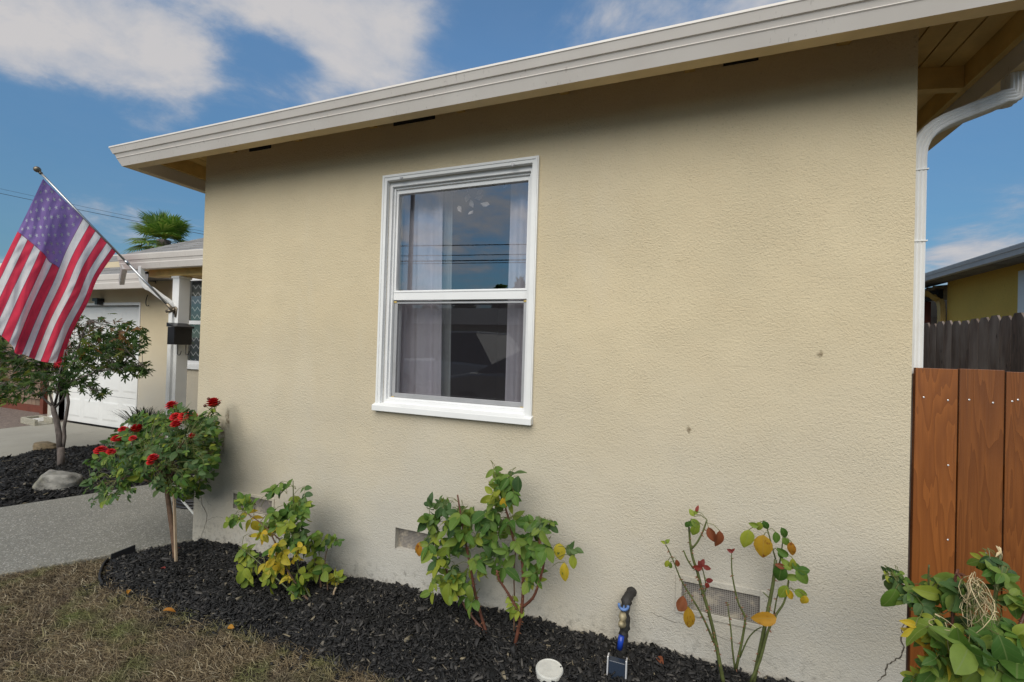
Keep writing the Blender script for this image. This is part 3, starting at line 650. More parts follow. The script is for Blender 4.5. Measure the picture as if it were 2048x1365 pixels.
m = MB(); m.quad((SX0+.018, .096, LZ0+.018), (SX1-.018, .096, LZ0+.018), (SX1-.018, .096, MR0-.012), (SX0+.018, .096, MR0-.012)); m.build('pane', M_['glass_low'], win)
m = MB(); m.prism([(1.544, -.036, 1.046), (1.544, .0, 1.046), (1.544, .030, 1.090), (1.544, .0, 1.092), (1.544, -.036, 1.080)], (.985, 0, 0)); m.build('sill', M_['white'], win, False, .003)
m = MB()
for q in ((803, 357), (1026, 330)):
    p = onY(*q, -.02); m.box((p.x-.010, -.024, p.z-.004), (p.x+.010, -.0205, p.z+.006)); m.box((p.x-.003, -.028, p.z-.010), (p.x+.003, -.0245, p.z-.002))
m.build('clip', M_['screenframe'], win)
for xx, zz_ in ((SX0+.004, LZ0-.006), (SX1-.022, LZ0-.006), (SX0+.002, MR0-.016), (SX1-.020, MR0-.016)):
    m = MB(); m.box((xx, .0485, zz_), (xx+.018, .0515, zz_+.010)); m.build('corner_seal', M_['foam'], win)
# curtains behind the glass
def curtain(name, label, x0, x1, y, amp, waves, mat, z0=.62, z1=2.395, lean=0.):
    nx, nz = 60, 14; V = []; F = []
    ph = rnd.uniform(0, 6)
    for j in range(nz):
        q = j/(nz-1)
        for i in range(nx):
            s_ = i/(nx-1); V.append((x0+(x1-x0)*s_+lean*(1-q)*s_, y+amp*(.7+.3*(1-q))*(math.sin(s_*waves*6.28+ph)+.35*math.sin(s_*waves*15+1+q)), z0+(z1-z0)*q))
    for j in range(nz-1):
        for i in range(nx-1): a = j*nx+i; F.append((a, a+1, a+nx+1, a+nx))
    o = fast_mesh(name, np.array(V), np.array(F), mat, None, None, True); return tag(o, label, 'curtain', 'curtains behind the white window')
cl0 = onY(800, 500, .2).x; cl1 = onY(884, 500, .2).x; cr0 = onY(1018, 500, .2).x
curtain('curtain', 'wide mauve curtain gathered at the left of the white window', cl0-.16, cl1, .195, .016, 3.6, M_['curtain'], lean=.05)
curtain('curtain', 'narrow mauve curtain at the right of the white window', cr0, cr0+.30, .192, .014, 2.4, M_['curtain'])
curtain('curtain', 'thin pale sheer curtain edge beside the wide mauve curtain', cl1-.01, cl1+.045, .235, .010, 1.2, M_['sheer'], lean=.04)
dec = thing('petal_mobile', 'pale petal ornament hanging behind the upper window pane', 'ornament', onY(935, 372, .17))
M_['petal'] = cloth('petal_paper', (.92, .80, .74), .1)
m = MB(); m.tube([onY(935, 372, .17)+Vector((0, 0, .12)), onY(935, 385, .17)], .0015, 5); m.build('cord', M_['white'], dec)
for (u, v, ln, an) in ((915, 385, .06, 2.4), (932, 405, .05, 1.2), (950, 398, .055, .3), (962, 408, .06, -.2), (945, 415, .05, 1.9), (955, 392, .045, .9), (922, 425, .05, 2.0), (1007, 376, .05, 1.2), (937, 430, .04, .6)):
    p = onY(u, v, .17); m = MB(); c, s_ = math.cos(an), math.sin(an)
    pts = [(0, 0), (.35, .26), (.7, .24), (1, 0), (.7, -.24), (.35, -.26)]
    m.prism([(p.x+ln*(x*c-y*s_), .17+rnd.uniform(-.012, .012), p.z+ln*(x*s_+y*c)) for x, y in pts], (0, .003, 0)); m.build('petal', M_['petal'], dec)
# crawl-space vents
def vent(v, flush, fr, label):
    o = bpy.data.objects.new('vent', None); put(o, house)
    m = MB(); m.quad((v[0], flush, v[2]), (v[1], flush, v[2]), (v[1], flush, v[3]), (v[0], flush, v[3])); m.build('screen', M_['ventmesh'], o)
    if fr:
        m = MB(); frame_ring(v[0]-fr, v[1]+fr, v[2]-fr, v[3]+fr, fr, fr, fr, fr, -.007, .006, m); m.build('vent_frame', M_['stucco'], o, False, .002)
    o['label'] = label
vent(v1, .016, .018, 'wall vent behind the yellowing rose bush'); vent(v2, .036, 0, 'recessed wall vent behind the leafy rose bush'); vent(v3, .008, .026, 'framed mesh vent behind the bare rose canes')
# cracks, scuffs and a painted plant shadow
def crack(pts, wd=.0022):
    m = MB(); P = [onY(u, v, -.0012) for u, v in pts]; Q = [P[0]]
    for a, b in zip(P, P[1:]):
        for k in range(1, 5): p = a.lerp(b, k/4); Q.append(p+Vector((rnd.uniform(-.005, .005), 0, rnd.uniform(-.005, .005))) if k < 4 else p)
    for i, (a, b) in enumerate(zip(Q, Q[1:])):
        d = (b-a).normalized(); n = Vector((-d.z, 0, d.x))*wd*rnd.uniform(.3, .8); y = Vector((0, -.0004*(i % 2), 0)); m.quad(a-n+y, b-n+y, b+n+y, a+n+y)
    m.build('crack', M_['crack'], house)
M_['crack'] = simple('crack_dirt', (.09, .075, .055), .95, .3, 40)
crack([(401, 985), (404, 1010), (414, 1030), (412, 1045), (404, 1068), (404, 1082)], .003); crack([(416, 1040), (432, 1034), (446, 1037)], .0015); crack([(408, 985), (417, 1008), (424, 1012)], .0012)
crack([(1813, 1245), (1803, 1262), (1806, 1290), (1804, 1310), (1790, 1322), (1775, 1328), (1772, 1350), (1755, 1363)], .0032)
crack([(1300, 1225), (1330, 1238), (1370, 1250)], .0012); crack([(1430, 1270), (1500, 1295), (1560, 1320)], .001); crack([(808, 1142), (812, 1154)], .001)
t = NT('wall_scuff_shade'); t.n.remove(t.p)
d_ = t.new('ShaderNodeBsdfDiffuse'); d_.inputs[0].default_value = (.20, .15, .09, 1); tr = t.new('ShaderNodeBsdfTransparent')
uvd = t.new('ShaderNodeVectorMath'); uvd.operation = 'LENGTH'; mpn = t.scale(t.co('Generated'), (2, 0, 2), (-1, 0, -1)); t.l.new(mpn, uvd.inputs[0])
fac = t.math('MULTIPLY', t.mr(uvd.outputs['Value'], 1., .2), t.mr(t.noise(t.pos(), 40, 4), .38, .62))
mxs = t.new('ShaderNodeMixShader'); t.l.new(t.math('MULTIPLY', fac, .8), mxs.inputs[0]); t.l.new(tr.outputs[0], mxs.inputs[1]); t.l.new(d_.outputs[0], mxs.inputs[2]); t.l.new(mxs.outputs[0], t.out.inputs[0]); M_['scuff_shade'] = t.m
for (u, v, a, b, an) in ((1378, 860, .010, .028, .5), (1640, 708, .012, .026, -.6), (445, 880, .035, .16, 0), (455, 840, .03, .10, 0)):  # the last two ovals paint the rose tree's shadow onto the wall
    p = onY(u, v, -.0015); c, s_ = math.cos(an), math.sin(an); m = MB()
    m.poly([(p.x+a*math.cos(k*.5236)*c-b*math.sin(k*.5236)*s_, -.0015, p.z+a*math.cos(k*.5236)*s_+b*math.sin(k*.5236)*c) for k in range(12)]); m.build('scuff_shade', M_['scuff_shade'], house)

# ---------------- garage and porch wing (same house)
GY = 2.23
gx0, gx1 = onY(100, 700, GY).x, 0.
dl, dr = onY(122, 700, GY).x, onY(276, 700, GY).x; dtop = onY(278, 611, GY).z
wl, wr = onY(369.5, 640, GY).x, onY(369.5, 640, GY).x+.95; wzb, wzt = onY(370, 728, GY).z, onY(370, 556, GY).z
m = MB(); holed_wall(gx0, gx1, -.12, 2.62, GY, [(dl, dr, -.121, dtop, .09), (wl, wr, wzb, wzt, .10)], .1, m)
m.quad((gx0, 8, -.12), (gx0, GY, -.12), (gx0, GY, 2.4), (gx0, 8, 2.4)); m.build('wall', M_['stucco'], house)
gd = bpy.data.objects.new('garage_door', None); put(gd, house)
ns = 4; sh = (dtop-DZ)/ns; m = MB()
for k in range(ns): m.box((dl, GY+.075, DZ+k*sh+.003), (dr, GY+.115, DZ+(k+1)*sh-.003))
m.build('section', M_['white'], gd, False, .003)
npn = 4; pw = (dr-dl)/npn
for k in range(ns):
    for i in range(npn):
        x0 = dl+i*pw+.05; x1 = dl+(i+1)*pw-.05; z0 = DZ+k*sh+.09; z1 = DZ+(k+1)*sh-.09; m = MB()
        P = [(x0, GY+.0745, z0), (x1, GY+.0745, z0), (x1, GY+.0745, z1), (x0, GY+.0745, z1)]; q = .03
        Q = [(x0+q, GY+.068, z0+q), (x1-q, GY+.068, z0+q), (x1-q, GY+.068, z1-q), (x0+q, GY+.068, z1-q)]
        m.poly(Q)
        for j in range(4): m.quad(P[j], P[(j+1) % 4], Q[(j+1) % 4], Q[j])
        m.build('panel', M_['white'], gd)
m = MB(); m.box((dr, GY-.012, DZ), (dr+.035, GY+.09, dtop+.045)); m.box((dl-.035, GY-.012, DZ), (dl, GY+.09, dtop+.045)); m.box((dl, GY-.012, dtop), (dr, GY+.09, dtop+.045)); m.build('door_trim', M_['white'], gd, False, .003)
# entry window seen behind the porch post
ew = bpy.data.objects.new('window', None); put(ew, house); ew['label'] = 'tall white window under the porch with chevron drapes'
zm = onY(370, 645, GY+.03).z
m = MB(); frame_ring(wl, wr, wzb, wzt, .02, .04, .05, .05, GY-.012, GY+.05, m); m.box((wl+.02, GY+.012, zm-.03), (wr-.04, GY+.05, zm+.025)); m.build('frame', M_['vinyl'], ew, False, .003)
m = MB(); m.box((wl-.02, GY-.035, wzb-.07), (wr+.02, GY+.01, wzb-.002)); m.build('sill', M_['white'], ew, False, .003)
for za, zb in ((wzb+.05, zm-.03), (zm+.025, wzt-.05)):
    m = MB(); m.quad((wl+.02, GY+.03, za), (wr-.04, GY+.03, za), (wr-.04, GY+.03, zb), (wl+.02, GY+.03, zb)); m.build('pane', M_['glass_low'], ew)
t = NT('chevron_drape'); sx = t.new('ShaderNodeSeparateXYZ'); t.l.new(t.pos(), sx.inputs[0])
zig = t.math('ABSOLUTE', t.math('SUBTRACT', t.math('FRACT', t.math('MULTIPLY', sx.outputs[0], 9.)), .5)); st = t.math('FRACT', t.math('ADD', t.math('MULTIPLY', sx.outputs[2], 9.), zig))
M_['chev'] = t.fin(t.mix(t.mr(st, .84, .88), (.055, .075, .075), (.62, .62, .58)), .9)
m = MB(); m.quad((wl+.01, GY+.085, wzb), (wr, GY+.085, wzb), (wr, GY+.085, wzt), (wl+.01, GY+.085, wzt)); m.build('drape', M_['chev'], ew)
# roofs with stepped shingle courses
def courses(m, a, b, up, n, step, back_lift=.007, SL=.45):
    """courses from eave line a-b going along 'up' (horizontal run per course step, slope SL)"""
    a, b = Vector(a), Vector(b); u = Vector(up).normalized()
    for k in range(n):
        l0 = u*(k*step)+Vector((0, 0, SL*k*step+back_lift)); l1 = u*((k+1)*step)+Vector((0, 0, SL*(k+1)*step))
        m.quad(a+l0, b+l0, b+l1, a+l1); m.quad(a+l0-Vector((0, 0, back_lift)), b+l0-Vector((0, 0, back_lift)), b+l0, a+l0)
def linear_gutter(m, x0, x1, y, zb, h, endcaps=True):
    """K-style gutter along X at front lip y, bottom zb"""
    pr = [(0, zb+h), (0, zb+h-.012), (.014, zb+h*.62), (.020, zb+h*.60), (.030, zb+h*.42), (.028, zb+h*.38), (.050, zb), (.115, zb), (.115, zb+h)]
    m.prism([(x0, y+a, z) for a, z in pr], (x1-x0, 0, 0))
GGY = 1.72; ggx1 = onY(277, 560, GGY).x; ggz0 = onY(275, 575, GGY).z; ggz1 = onY(275, 546, GGY).z
m = MB(); linear_gutter(m, gx0-.45, ggx1, GGY, ggz0, ggz1-ggz0); m.build('gutter', M_['gutter'], house)
m = MB(); courses(m, (gx0-.45, GGY+.03, ggz1), (ggx1+.02, GGY+.03, ggz1), (0, 1, 0), 26, .14); m.prism([(gx0-.45, GGY+.12, ggz1-.03), (ggx1, GGY+.12, ggz1-.03), (ggx1, GY+.05, ggz1-.03), (gx0-.45, GY+.05, ggz1-.03)], (0, 0, .02)); m.build('roof', M_['shingle'], house)
PGY = 1.10; pgx0 = onY(233, 520, PGY).x; pgz0 = onY(405, 529, PGY).z; pgz1 = onY(405, 498, PGY).z
m = MB(); linear_gutter(m, pgx0, -.01, PGY, pgz0, pgz1-pgz0); m.build('gutter', M_['gutter'], house)
m = MB(); m.box((pgx0+.12, PGY+.118, pgz0+.01), (-.01, GY, pgz0+.03)); m.box((pgx0+.25, PGY+.21, pgz0-.07), (-.01, PGY+.31, pgz0+.009)); m.build('porch_ceiling', M_['eave'], house)
m = MB()
PS = .47
for k in range(24):          # hip end on the left: every course starts farther in
    st = .14; y0 = PGY+.03+k*st; z0 = pgz1+PS*k*st+.007; x0 = pgx0+.03+k*st; x0b = x0+st
    m.quad((x0, y0, z0), (-.01, y0, z0), (-.01, y0+st, z0+PS*st-.007), (x0b, y0+st, z0+PS*st-.007)); m.quad((x0, y0, z0-.007), (-.01, y0, z0-.007), (-.01, y0, z0), (x0, y0, z0))
    m.quad((x0, y0, z0), (x0b, y0+st, z0+PS*st-.007), (x0b, 8, z0+PS*st-.007), (x0, 8, z0))
m.build('porch_roof', M_['shingle'], house)
py_ = 1.30; pl, pr_ = onY(342.5, 640, py_).x, onY(355.5, 640, py_).x
post = MB(); post.box((pl, py_, 0.), (pr_, py_+.13, pgz0-.071)); post.box((pl-.012, py_-.012, pgz0-.1), (pr_+.012, py_+.142, pgz0-.075)); post = post.build('porch_post', M_['white'], house, False, .004)
# elbow and stub of the porch downspouts
def dsp_tube(pts, name='downspout'):
    m = MB(); ribbed(pts, .030, .024, m, (0, 1, 0)); m.build(name, M_['downspout'], house)
A = onY(283, 540, PGY+.06); B = onY(288, 567, PGY+.06); C = onY(338, 606, PGY+.16); Dn = C+Vector((.015, .03, -.09))
m = MB(); m.tube([A+Vector((0, 0, .04)), A]+bez(A, A+Vector((0, 0, -.10)), B+Vector((-.02, 0, -.05)), B+(C-B)*.3, 6)[1:]+bez(B+(C-B)*.6, B+(C-B)*.9, C+Vector((0.015, .02, .02)), Dn, 6)+[Dn+Vector((0, 0, -.1)), Dn+Vector((0, 0, -1.45))], .036, 4); m.build('downspout', M_['downspout'], house, False, .006)
dsp_tube([onY(249, 534, PGY+.05), onY(244, 558, PGY+.20), onY(243, 566, PGY+.24)])
ga = onY(117, 640, GY-.06); dsp_tube([(ga.x, GY-.05, 2.1), (ga.x, GY-.05, .06)]+bez((ga.x, GY-.05, .05), (ga.x, GY-.05, -.02), (ga.x-.02, GY-.10, -.035), (ga.x-.10, GY-.30, -.045), 5))
m = MB(); c0 = onY(306, 552, GY-.03)    # black service wires on the garage wall
for k in range(5):
    a = c0+Vector((rnd.uniform(-.06, .06), 0, rnd.uniform(-.05, .05))); m.tube(bez(a, a+Vector((.15, -.02, .05*k-.1)), a+Vector((.1, -.02, -.2)), a+Vector((rnd.uniform(-.1, .25), 0, rnd.uniform(-.25, .25))), 8), .006, 5)
c1 = onY(296, 590, GY-.03); m.tube(bez(c1, c1+Vector((-.05, -.02, -.1)), c1+Vector((.0, -.02, -.22)), c1+Vector((.03, 0, -.16)), 8), .006, 5); m.box((c0.x-.04, GY-.05, c0.z-.09), (c0.x+.03, GY-.0005, c0.z+.09)); m.build('service_wires', M_['black'], house)

# floodlight, wind chime, mailbox
p = onY(195, 603, GY-.06)
fl = thing('floodlight', 'small black floodlight on the wall above the garage door', 'light', (p.x, GY, p.z))
m = MB(); m.box((p.x-.07, GY-.10, p.z-.005), (p.x+.07, GY-.001, p.z+.05)); m.box((p.x+.0, GY-.10, p.z-.06), (p.x+.07, GY-.02, p.z-.0055)); m.build('housing', M_['black'], fl, False, .005)
m = MB(); m.prism([(p.x-.06, GY-.09, p.z-.008), (p.x-.01, GY-.09, p.z-.008), (p.x-.01, GY-.06, p.z-.06), (p.x-.05, GY-.06, p.z-.055)], (0, .02, 0)); m.build('lamp_glass', M_['pvc'], fl)
p = onY(381.5, 553, 1.5)
wc = thing('wind_chime', 'small dark red bell hanging on a cord under the porch eave', 'wind chime', p)
m = MB(); m.tube([(p.x, p.y, pgz0+.011), (p.x, p.y, p.z+.02)], .003, 5); m.build('cord', M_['black'], wc)
m = MB(); m.lathe([(.004, .035), (.012, .03), (.018, .0), (.017, -.03), (.012, -.045)], p, (0, 0, 1), 12); m.build('bell', M_['redwood'], wc, True)
bx = pr_+.003; A = onX(349, 652, bx+.12); B = onX(385, 652, bx+.12)
y0, y1 = A.y, B.y; zt = onX(366, 655, bx+.12).z; zb = onX(366, 690, bx+.12).z
mbx = thing('mailbox', 'black metal mailbox on the white porch post', 'mailbox', (bx, (y0+y1)/2, zb))
m = MB(); m.box((bx, y0, zb), (bx+.12, y1, zt)); m.build('box', M_['black'], mbx, False, .004)
m = MB(); m.prism([(bx-.002, y0-.012, zt+.050), (bx+.135, y0-.012, zt+.006), (bx+.135, y0-.012, zt-.012), (bx+.128, y0-.012, zt-.012), (bx+.128, y0-.012, zt+.002), (bx-.002, y0-.012, zt+.002)], (0, y1-y0+.024, 0)); m.build('lid', M_['black'], mbx, False, .002)
for yy in (y0+.05, y1-.06):
    m = MB(); m.tube([(bx+.11, yy, zb-.001), (bx+.11, yy, zb-.10)]+bez((bx+.11, yy, zb-.10), (bx+.11, yy, zb-.13), (bx+.17, yy, zb-.13), (bx+.17, yy, zb-.07), 6)[1:], .005, 6); m.build('hook', M_['black'], mbx, True)
m = MB(); p = onY(347, 661, py_-.003); m.box((p.x-.018, py_-.003, p.z-.035), (p.x+.018, py_-.0005, p.z+.035)); m.build('number_plate', simple('pale_violet_sign', (.45, .45, .62), .5, .2, 60), post)

# ------------------------------------------------------------------ flag
FB = onY(347, 622, py_-.02); 
best = None
for Ln in np.arange(1.6, 2.0, .01):      # the pole rises at about 45 degrees away from the post
    d = _ray(78, 343)
    for tt in np.arange(3.0, 6.5, .02):
        P = CAM+d*tt
        e = abs((P-FB).length-Ln)+.02*abs(math.asin((P.z-FB.z)/(P-FB).length)-.80)+.05*abs((P.x-FB.x)+.15)
        if abs(Ln-1.76) < .006 and (best is None or e < best[0]): best = (e, P)
FT = best[1]; ax = (FT-FB).normalized()
flag = thing('flag', 'faded stars and stripes flag hanging from an angled pole on the porch post', 'flag', FB)
m = MB(); m.tube([FB+ax*.02, FB+ax*.66], .0135, 10); m.tube([FB+ax*.66, FT], .0115, 10); m.lathe([(.0165, 0), (.0165, .05)], FB+ax*.64, ax, 12); m.build('pole', M_['pole'], flag, True)
m = MB(); m.ball(FT+ax*.02, .030, 14, 10); m.lathe([(.013, -.04), (.017, -.03), (.012, -.01)], FT+ax*.01, ax, 12); m.build('finial', M_['bronze'], flag, True)
m = MB(); m.lathe([(.021, -.05), (.022, .0), (.019, .07)], FB+ax*.03, ax, 14)
b2 = onY(352, 622, py_); m.tube([FB+ax*.02, Vector((b2.x, py_-.01, b2.z+.005))], [.019, .026], 10); m.prism([(b2.x-.03, py_-.012, b2.z+.045), (b2.x+.0, py_-.012, b2.z+.05), (b2.x+.028, py_-.012, b2.z+.03), (b2.x+.022, py_-.012, b2.z-.03), (b2.x+.012, py_-.012, b2.z-.075), (b2.x-.004, py_-.012, b2.z-.075), (b2.x-.02, py_-.012, b2.z-.01)], (0, .0115, 0))
m.lathe([(.018, 0), (.018, .07)], FB+Vector((-.01, -.0, -.0)), (-.75, -.5, -.12), 12); m.build('bracket', M_['bronze'], flag, True)
# cloth: hoist along the pole from P0 (top) to P1; fly hangs down, blown a little to the left
depth0 = (FT-CAM).dot(_fw)
def fp(u, v, dd=0.): return at(u, v, depthF(u, v)+dd)
dA = ((FB+ax*1.70)-CAM).dot(_fw); dB = ((FB+ax*.70)-CAM).dot(_fw)
def depthF(u, v):
    # depth varies along the pole, the cloth hangs below
    q = min(1.2, max(-.2, (v-357)/(505-357))) if v < 505 else 1.
    return dA+(dB-dA)*q*.6
# edges in the picture plane, each given a depth: hoist, top (left) edge, bottom (right) edge, fly edge
hoist = [(86, 358), (120, 392), (160, 431), (200, 470), (231, 505)]
topE = [(86, 358), (55, 424), (22, 490), (-12, 560), (-52, 640)]
botE = [(231, 505), (196, 556), (176, 605), (146, 662), (122, 728)]
flyE = [(-52, 640), (-8, 664), (40, 703), (78, 722), (122, 728)]
def cr_(pts, q):
    n = len(pts)-1; x = q*n; i = min(int(x), n-1); f = x-i
    p0, p1, p2, p3 = pts[max(i-1, 0)], pts[i], pts[i+1], pts[min(i+2, n)]
    return tuple(.5*((2*b)+(-a+c)*f+(2*a-5*b+4*c-d)*f*f+(-a+3*b-3*c+d)*f**3) for a, b, c, d in zip(p0, p1, p2, p3))
NU, NV = 65, 80          # 5 cells per stripe
def cloth_pt(s, q):      # s along hoist 0 top..1 bottom, q along fly
    H = cr_(hoist, s); Tq = cr_(topE, q); Bq = cr_(botE, q); Fq = cr_(flyE, s)
    c00, c10, c01, c11 = hoist[0], hoist[-1], topE[-1], botE[-1]
    u = (1-q)*H[0]+q*Fq[0]+(1-s)*Tq[0]+s*Bq[0]-((1-s)*(1-q)*c00[0]+s*(1-q)*c10[0]+(1-s)*q*c01[0]+s*q*c11[0])
    v = (1-q)*H[1]+q*Fq[1]+(1-s)*Tq[1]+s*Bq[1]-((1-s)*(1-q)*c00[1]+s*(1-q)*c10[1]+(1-s)*q*c01[1]+s*q*c11[1])
    # folds: a soft roll running from the top of the hoist down the fly
    d = dA+(dB-dA)*s
    r1 = math.sin((s-.30)*11-q*2.2)*.055*min(1, q*2.2); r2 = math.sin((s-.7)*19-q*4.)*.026*min(1, q*2)
    fold = math.exp(-((s-.43-.10*(q-.4))/.045)**2)*min(1, max(0, q-.30)*4)
    v += fold*6; u -= fold*7
    wr = .004*math.sin(s*70+q*9+3*math.sin(q*13))*min(1, .3+q)+.003*math.sin(s*41-q*23)
    return at(u, v, d-.02*q+r1+r2+fold*.05+wr)
G = [[cloth_pt(i/NU, j/NV) for j in range(NV+1)] for i in range(NU+1)]
m = MB(); idx = lambda i, j: i*(NV+1)+j
m.v = [tuple(G[i][j]) for i in range(NU+1) for j in range(NV+1)]
for i in range(NU):
    for j in range(NV):
        st = i//5; m.f.append((idx(i, j), idx(i, j+1), idx(i+1, j+1), idx(i+1, j)))
        m.mi.append(2 if (i < 35 and j < 32) else (st % 2))
clo = m.build('cloth', [M_['flag_red'], M_['flag_white'], M_['flag_blue']], flag, True)
def gp(s, q):
    x, y = s*NU, q*NV; i, j = min(int(x), NU-1), min(int(y), NV-1); fx, fy = x-i, y-j
    return (G[i][j]*(1-fx)+G[i+1][j]*fx)*(1-fy)+(G[i][j+1]*(1-fx)+G[i+1][j+1]*fx)*fy
def gn(s, q):
    e = .02; n = (gp(min(1, s+e), q)-gp(max(0, s-e), q)).cross(gp(s, min(1, q+e))-gp(s, max(0, q-e))).normalized(); return n
for row in range(9):
    for cidx in range(6 if row % 2 == 0 else 5):
        s = (row+1)/10*(7/13); q = ((cidx*2+1+(row % 2))/12)*.4; m = MB(); n = gn(s, q)
        for sg in (1, -1):
            pts = []
            for k in range(10):
                r_ = 1. if k % 2 == 0 else .42; a = k*math.pi/5; pts.append(gp(s+.0235*r_*math.cos(a), q+.0145*r_*math.sin(a))+n*sg*.0012)
            c = gp(s, q)+n*sg*.0012
            for k in range(10): m.poly([c, pts[k], pts[(k+1) % 10]])
        m.build('star', M_['flag_star'], clo)
# seams: dark thread between stripes and round the canton
m = MB()
for st in range(1, 13):
    s = st/13; q0 = .4 if st < 7 else 0.
    qs = [q0+(1-q0)*k/40 for k in range(41)]
    for sg in (1, -1):
        for a, b in zip(qs, qs[1:]):
            n = gn(s, (a+b)/2)*sg*.001; m.quad(gp(s-.0022, a)+n, gp(s-.0022, b)+n, gp(s+.0022, b)+n, gp(s+.0022, a)+n)
for k in range(20):
    s0, s1 = k/20*7/13, (k+1)/20*7/13
    for sg in (1, -1):
        n = gn((s0+s1)/2, .4)*sg*.0014; m.quad(gp(s0, .398)+n, gp(s1, .398)+n, gp(s1, .4025)+n, gp(s0, .4025)+n)
m.build('seam', M_['flag_seam'], clo)
m = MB()      # frayed corner of the fly
for k in range(90):
    s = rnd.uniform(.90, 1.); p = gp(s, 1.) if rnd.random() < .6 else gp(1., rnd.uniform(.82, 1)); a = p+Vector((rnd.uniform(-.0, .07), rnd.uniform(-.02, .02), rnd.uniform(-.05, .03)))
    m.tube([p, p.lerp(a, .5)+Vector((0, 0, .008)), a], .0012, 3)
m.build('fray', M_['flag_red'], clo)

# ------------------------------------------------------------------ leaves
def leaf_mesh(name, width, fold, curl, twist, rows=(0, .10, .28, .5, .72, .9, 1.)):
    """one leaflet, base at origin, along +Y, unit length; faces carry UV"""
    V = []; UV = []; F = []
    for i, v in enumerate(rows):
        w_ = width*math.sin(math.pi*min(1, v**.82))**.75*.5 if 0 < v < 1 else 0
        if v == 1: w_ = 0.004
        if v == 0: w_ = .012
        z = -curl*v*v; tw = twist*v
        for k, sx in enumerate((-1, -.5, 0, .5, 1)):
            x = w_*sx; zz_ = z+abs(sx)*w_*fold-(abs(sx)**2)*w_*.25+x*tw+(.012*math.sin(v*19+k) if abs(sx) == 1 else 0)
            V.append((x, v, zz_)); UV.append((.5+sx*.5*(w_/(width*.5)), v))
    for i in range(len(rows)-1):
        for k in range(4): a = i*5+k; F.append((a, a+1, a+6, a+5))
    me = bpy.data.meshes.new(name); me.from_pydata(V, [], F); uvl = me.uv_layers.new(name='UVMap')
    for l in me.loops: uvl.data[l.index].uv = UV[l.vertex_index]
    me.polygons.foreach_set('use_smooth', [True]*len(F)); me.materials.append(LM['green']); me.update(); return me
LEAF = [leaf_mesh('leaf', .60, .55, .20, .2), leaf_mesh('leaf', .68, .35, .40, -.3), leaf_mesh('leaf', .64, .75, .10, .35), leaf_mesh('leaf', .54, .45, .55, -.4), leaf_mesh('leaf', .72, .25, .28, .15), leaf_mesh('leaf', .50, .9, .30, .1)]
DEAD = [leaf_mesh('leaf', .55, .9, .35, .6), leaf_mesh('leaf', .60, 1.1, .1, -.7)]
def maple_mesh(name, lobes=7):
    V = [(0, .0, 0), (0, .32, .02)]; F = []; UV = [(.5, 0), (.5, .3)]
    ang = [math.radians(x) for x in (-128, -82, -40, 0, 40, 82, 128)]; ln = [.34, .58, .80, .95, .80, .58, .34]
    pts = []
    for i, (a, l) in enumerate(zip(ang, ln)):
        if i: b = (ang[i-1]+a)/2; pts.append((math.sin(b)*.17, .32+math.cos(b)*.17, .03))
        pts.append((math.sin(a-.16)*l*.5, .32+math.cos(a-.16)*l*.5, .02)); pts.append((math.sin(a)*l*.7, .32+math.cos(a)*l*.7, -.10*l)); pts.append((math.sin(a+.16)*l*.5, .32+math.cos(a+.16)*l*.5, .02))
    b0 = len(V); V += pts; UV += [(.8, .5)]*len(pts)
    for k in range(len(pts)-1): F.append((1, b0+k, b0+k+1))
    F.append((0, b0, 1)); F.append((0, 1, b0+len(pts)-1))
    me = bpy.data.meshes.new(name); me.from_pydata(V, [], F); uvl = me.uv_layers.new(name='UVMap')
    for l in me.loops: uvl.data[l.index].uv = UV[l.vertex_index]
    me.materials.append(LM['maple']); me.update(); return me
MAPLE = [maple_mesh('leaf')]
def basis(dirv, nrm):
    y = Vector(dirv).normalized(); z = Vector(nrm); z = (z-y*z.dot(y))
    if z.length < 1e-3: z = y.orthogonal()
    z.normalize(); x = y.cross(z); return Matrix((x, y, z)).transposed()
class Foliage:
    """leaves of one plant: the ones nearest the viewer as objects, the rest joined"""
    def __init__(s, root, limit=300): s.root = root; s.items = []; s.limit = limit
    def add(s, pos, d, n, size, mat, me): s.items.append((Vector(pos), basis(d, n), size, mat, me))
    def flush(s):
        it = sorted(s.items, key=lambda q: (q[0]-CAM).length/q[2])
        for pos, B, size, mat, me in it[:s.limit]:
            o = bpy.data.objects.new('leaf', me); o.matrix_world = Matrix.Translation(pos-s.root.location) @ (B*size).to_4x4(); put(o, s.root)
            o.material_slots[0].link = 'OBJECT'; o.material_slots[0].material = LM[mat]
        rest = it[s.limit:]
        if not rest: return
        V = []; F = []; UV = []; MI = []; names = []
        for pos, B, size, mat, me in rest:
            b = len(V); 
            if mat not in names: names.append(mat)
            V += [tuple(pos+B@(v.co*size)) for v in me.vertices]; uvl = me.uv_layers[0].data
            for p in me.polygons: F.append(tuple(i+b for i in p.vertices)); MI.append(names.index(mat)); UV += [tuple(uvl[l].uv) for l in p.loop_indices]
        me = bpy.data.meshes.new('foliage'); me.from_pydata(V, [], F); uvl = me.uv_layers.new(name='UVMap'); uvl.data.foreach_set('uv', np.array(UV, np.float32).ravel())
        for n in names: me.materials.append(LM[n])
        me.polygons.foreach_set('material_index', MI); me.polygons.foreach_set('use_smooth', [True]*len(F)); me.update()
        o = bpy.data.objects.new('foliage', me); put(o, s.root); o.location = -s.root.location; o['kind'] = 'stuff'
def rv(a): return Vector((rnd.gauss(0, a), rnd.gauss(0, a), rnd.gauss(0, a)))
def pick(ws):
    x = rnd.random()*sum(w_ for _, w_ in ws)
    for k, w_ in ws:
        x -= w_
        if x <= 0: return k
    return ws[-1][0]
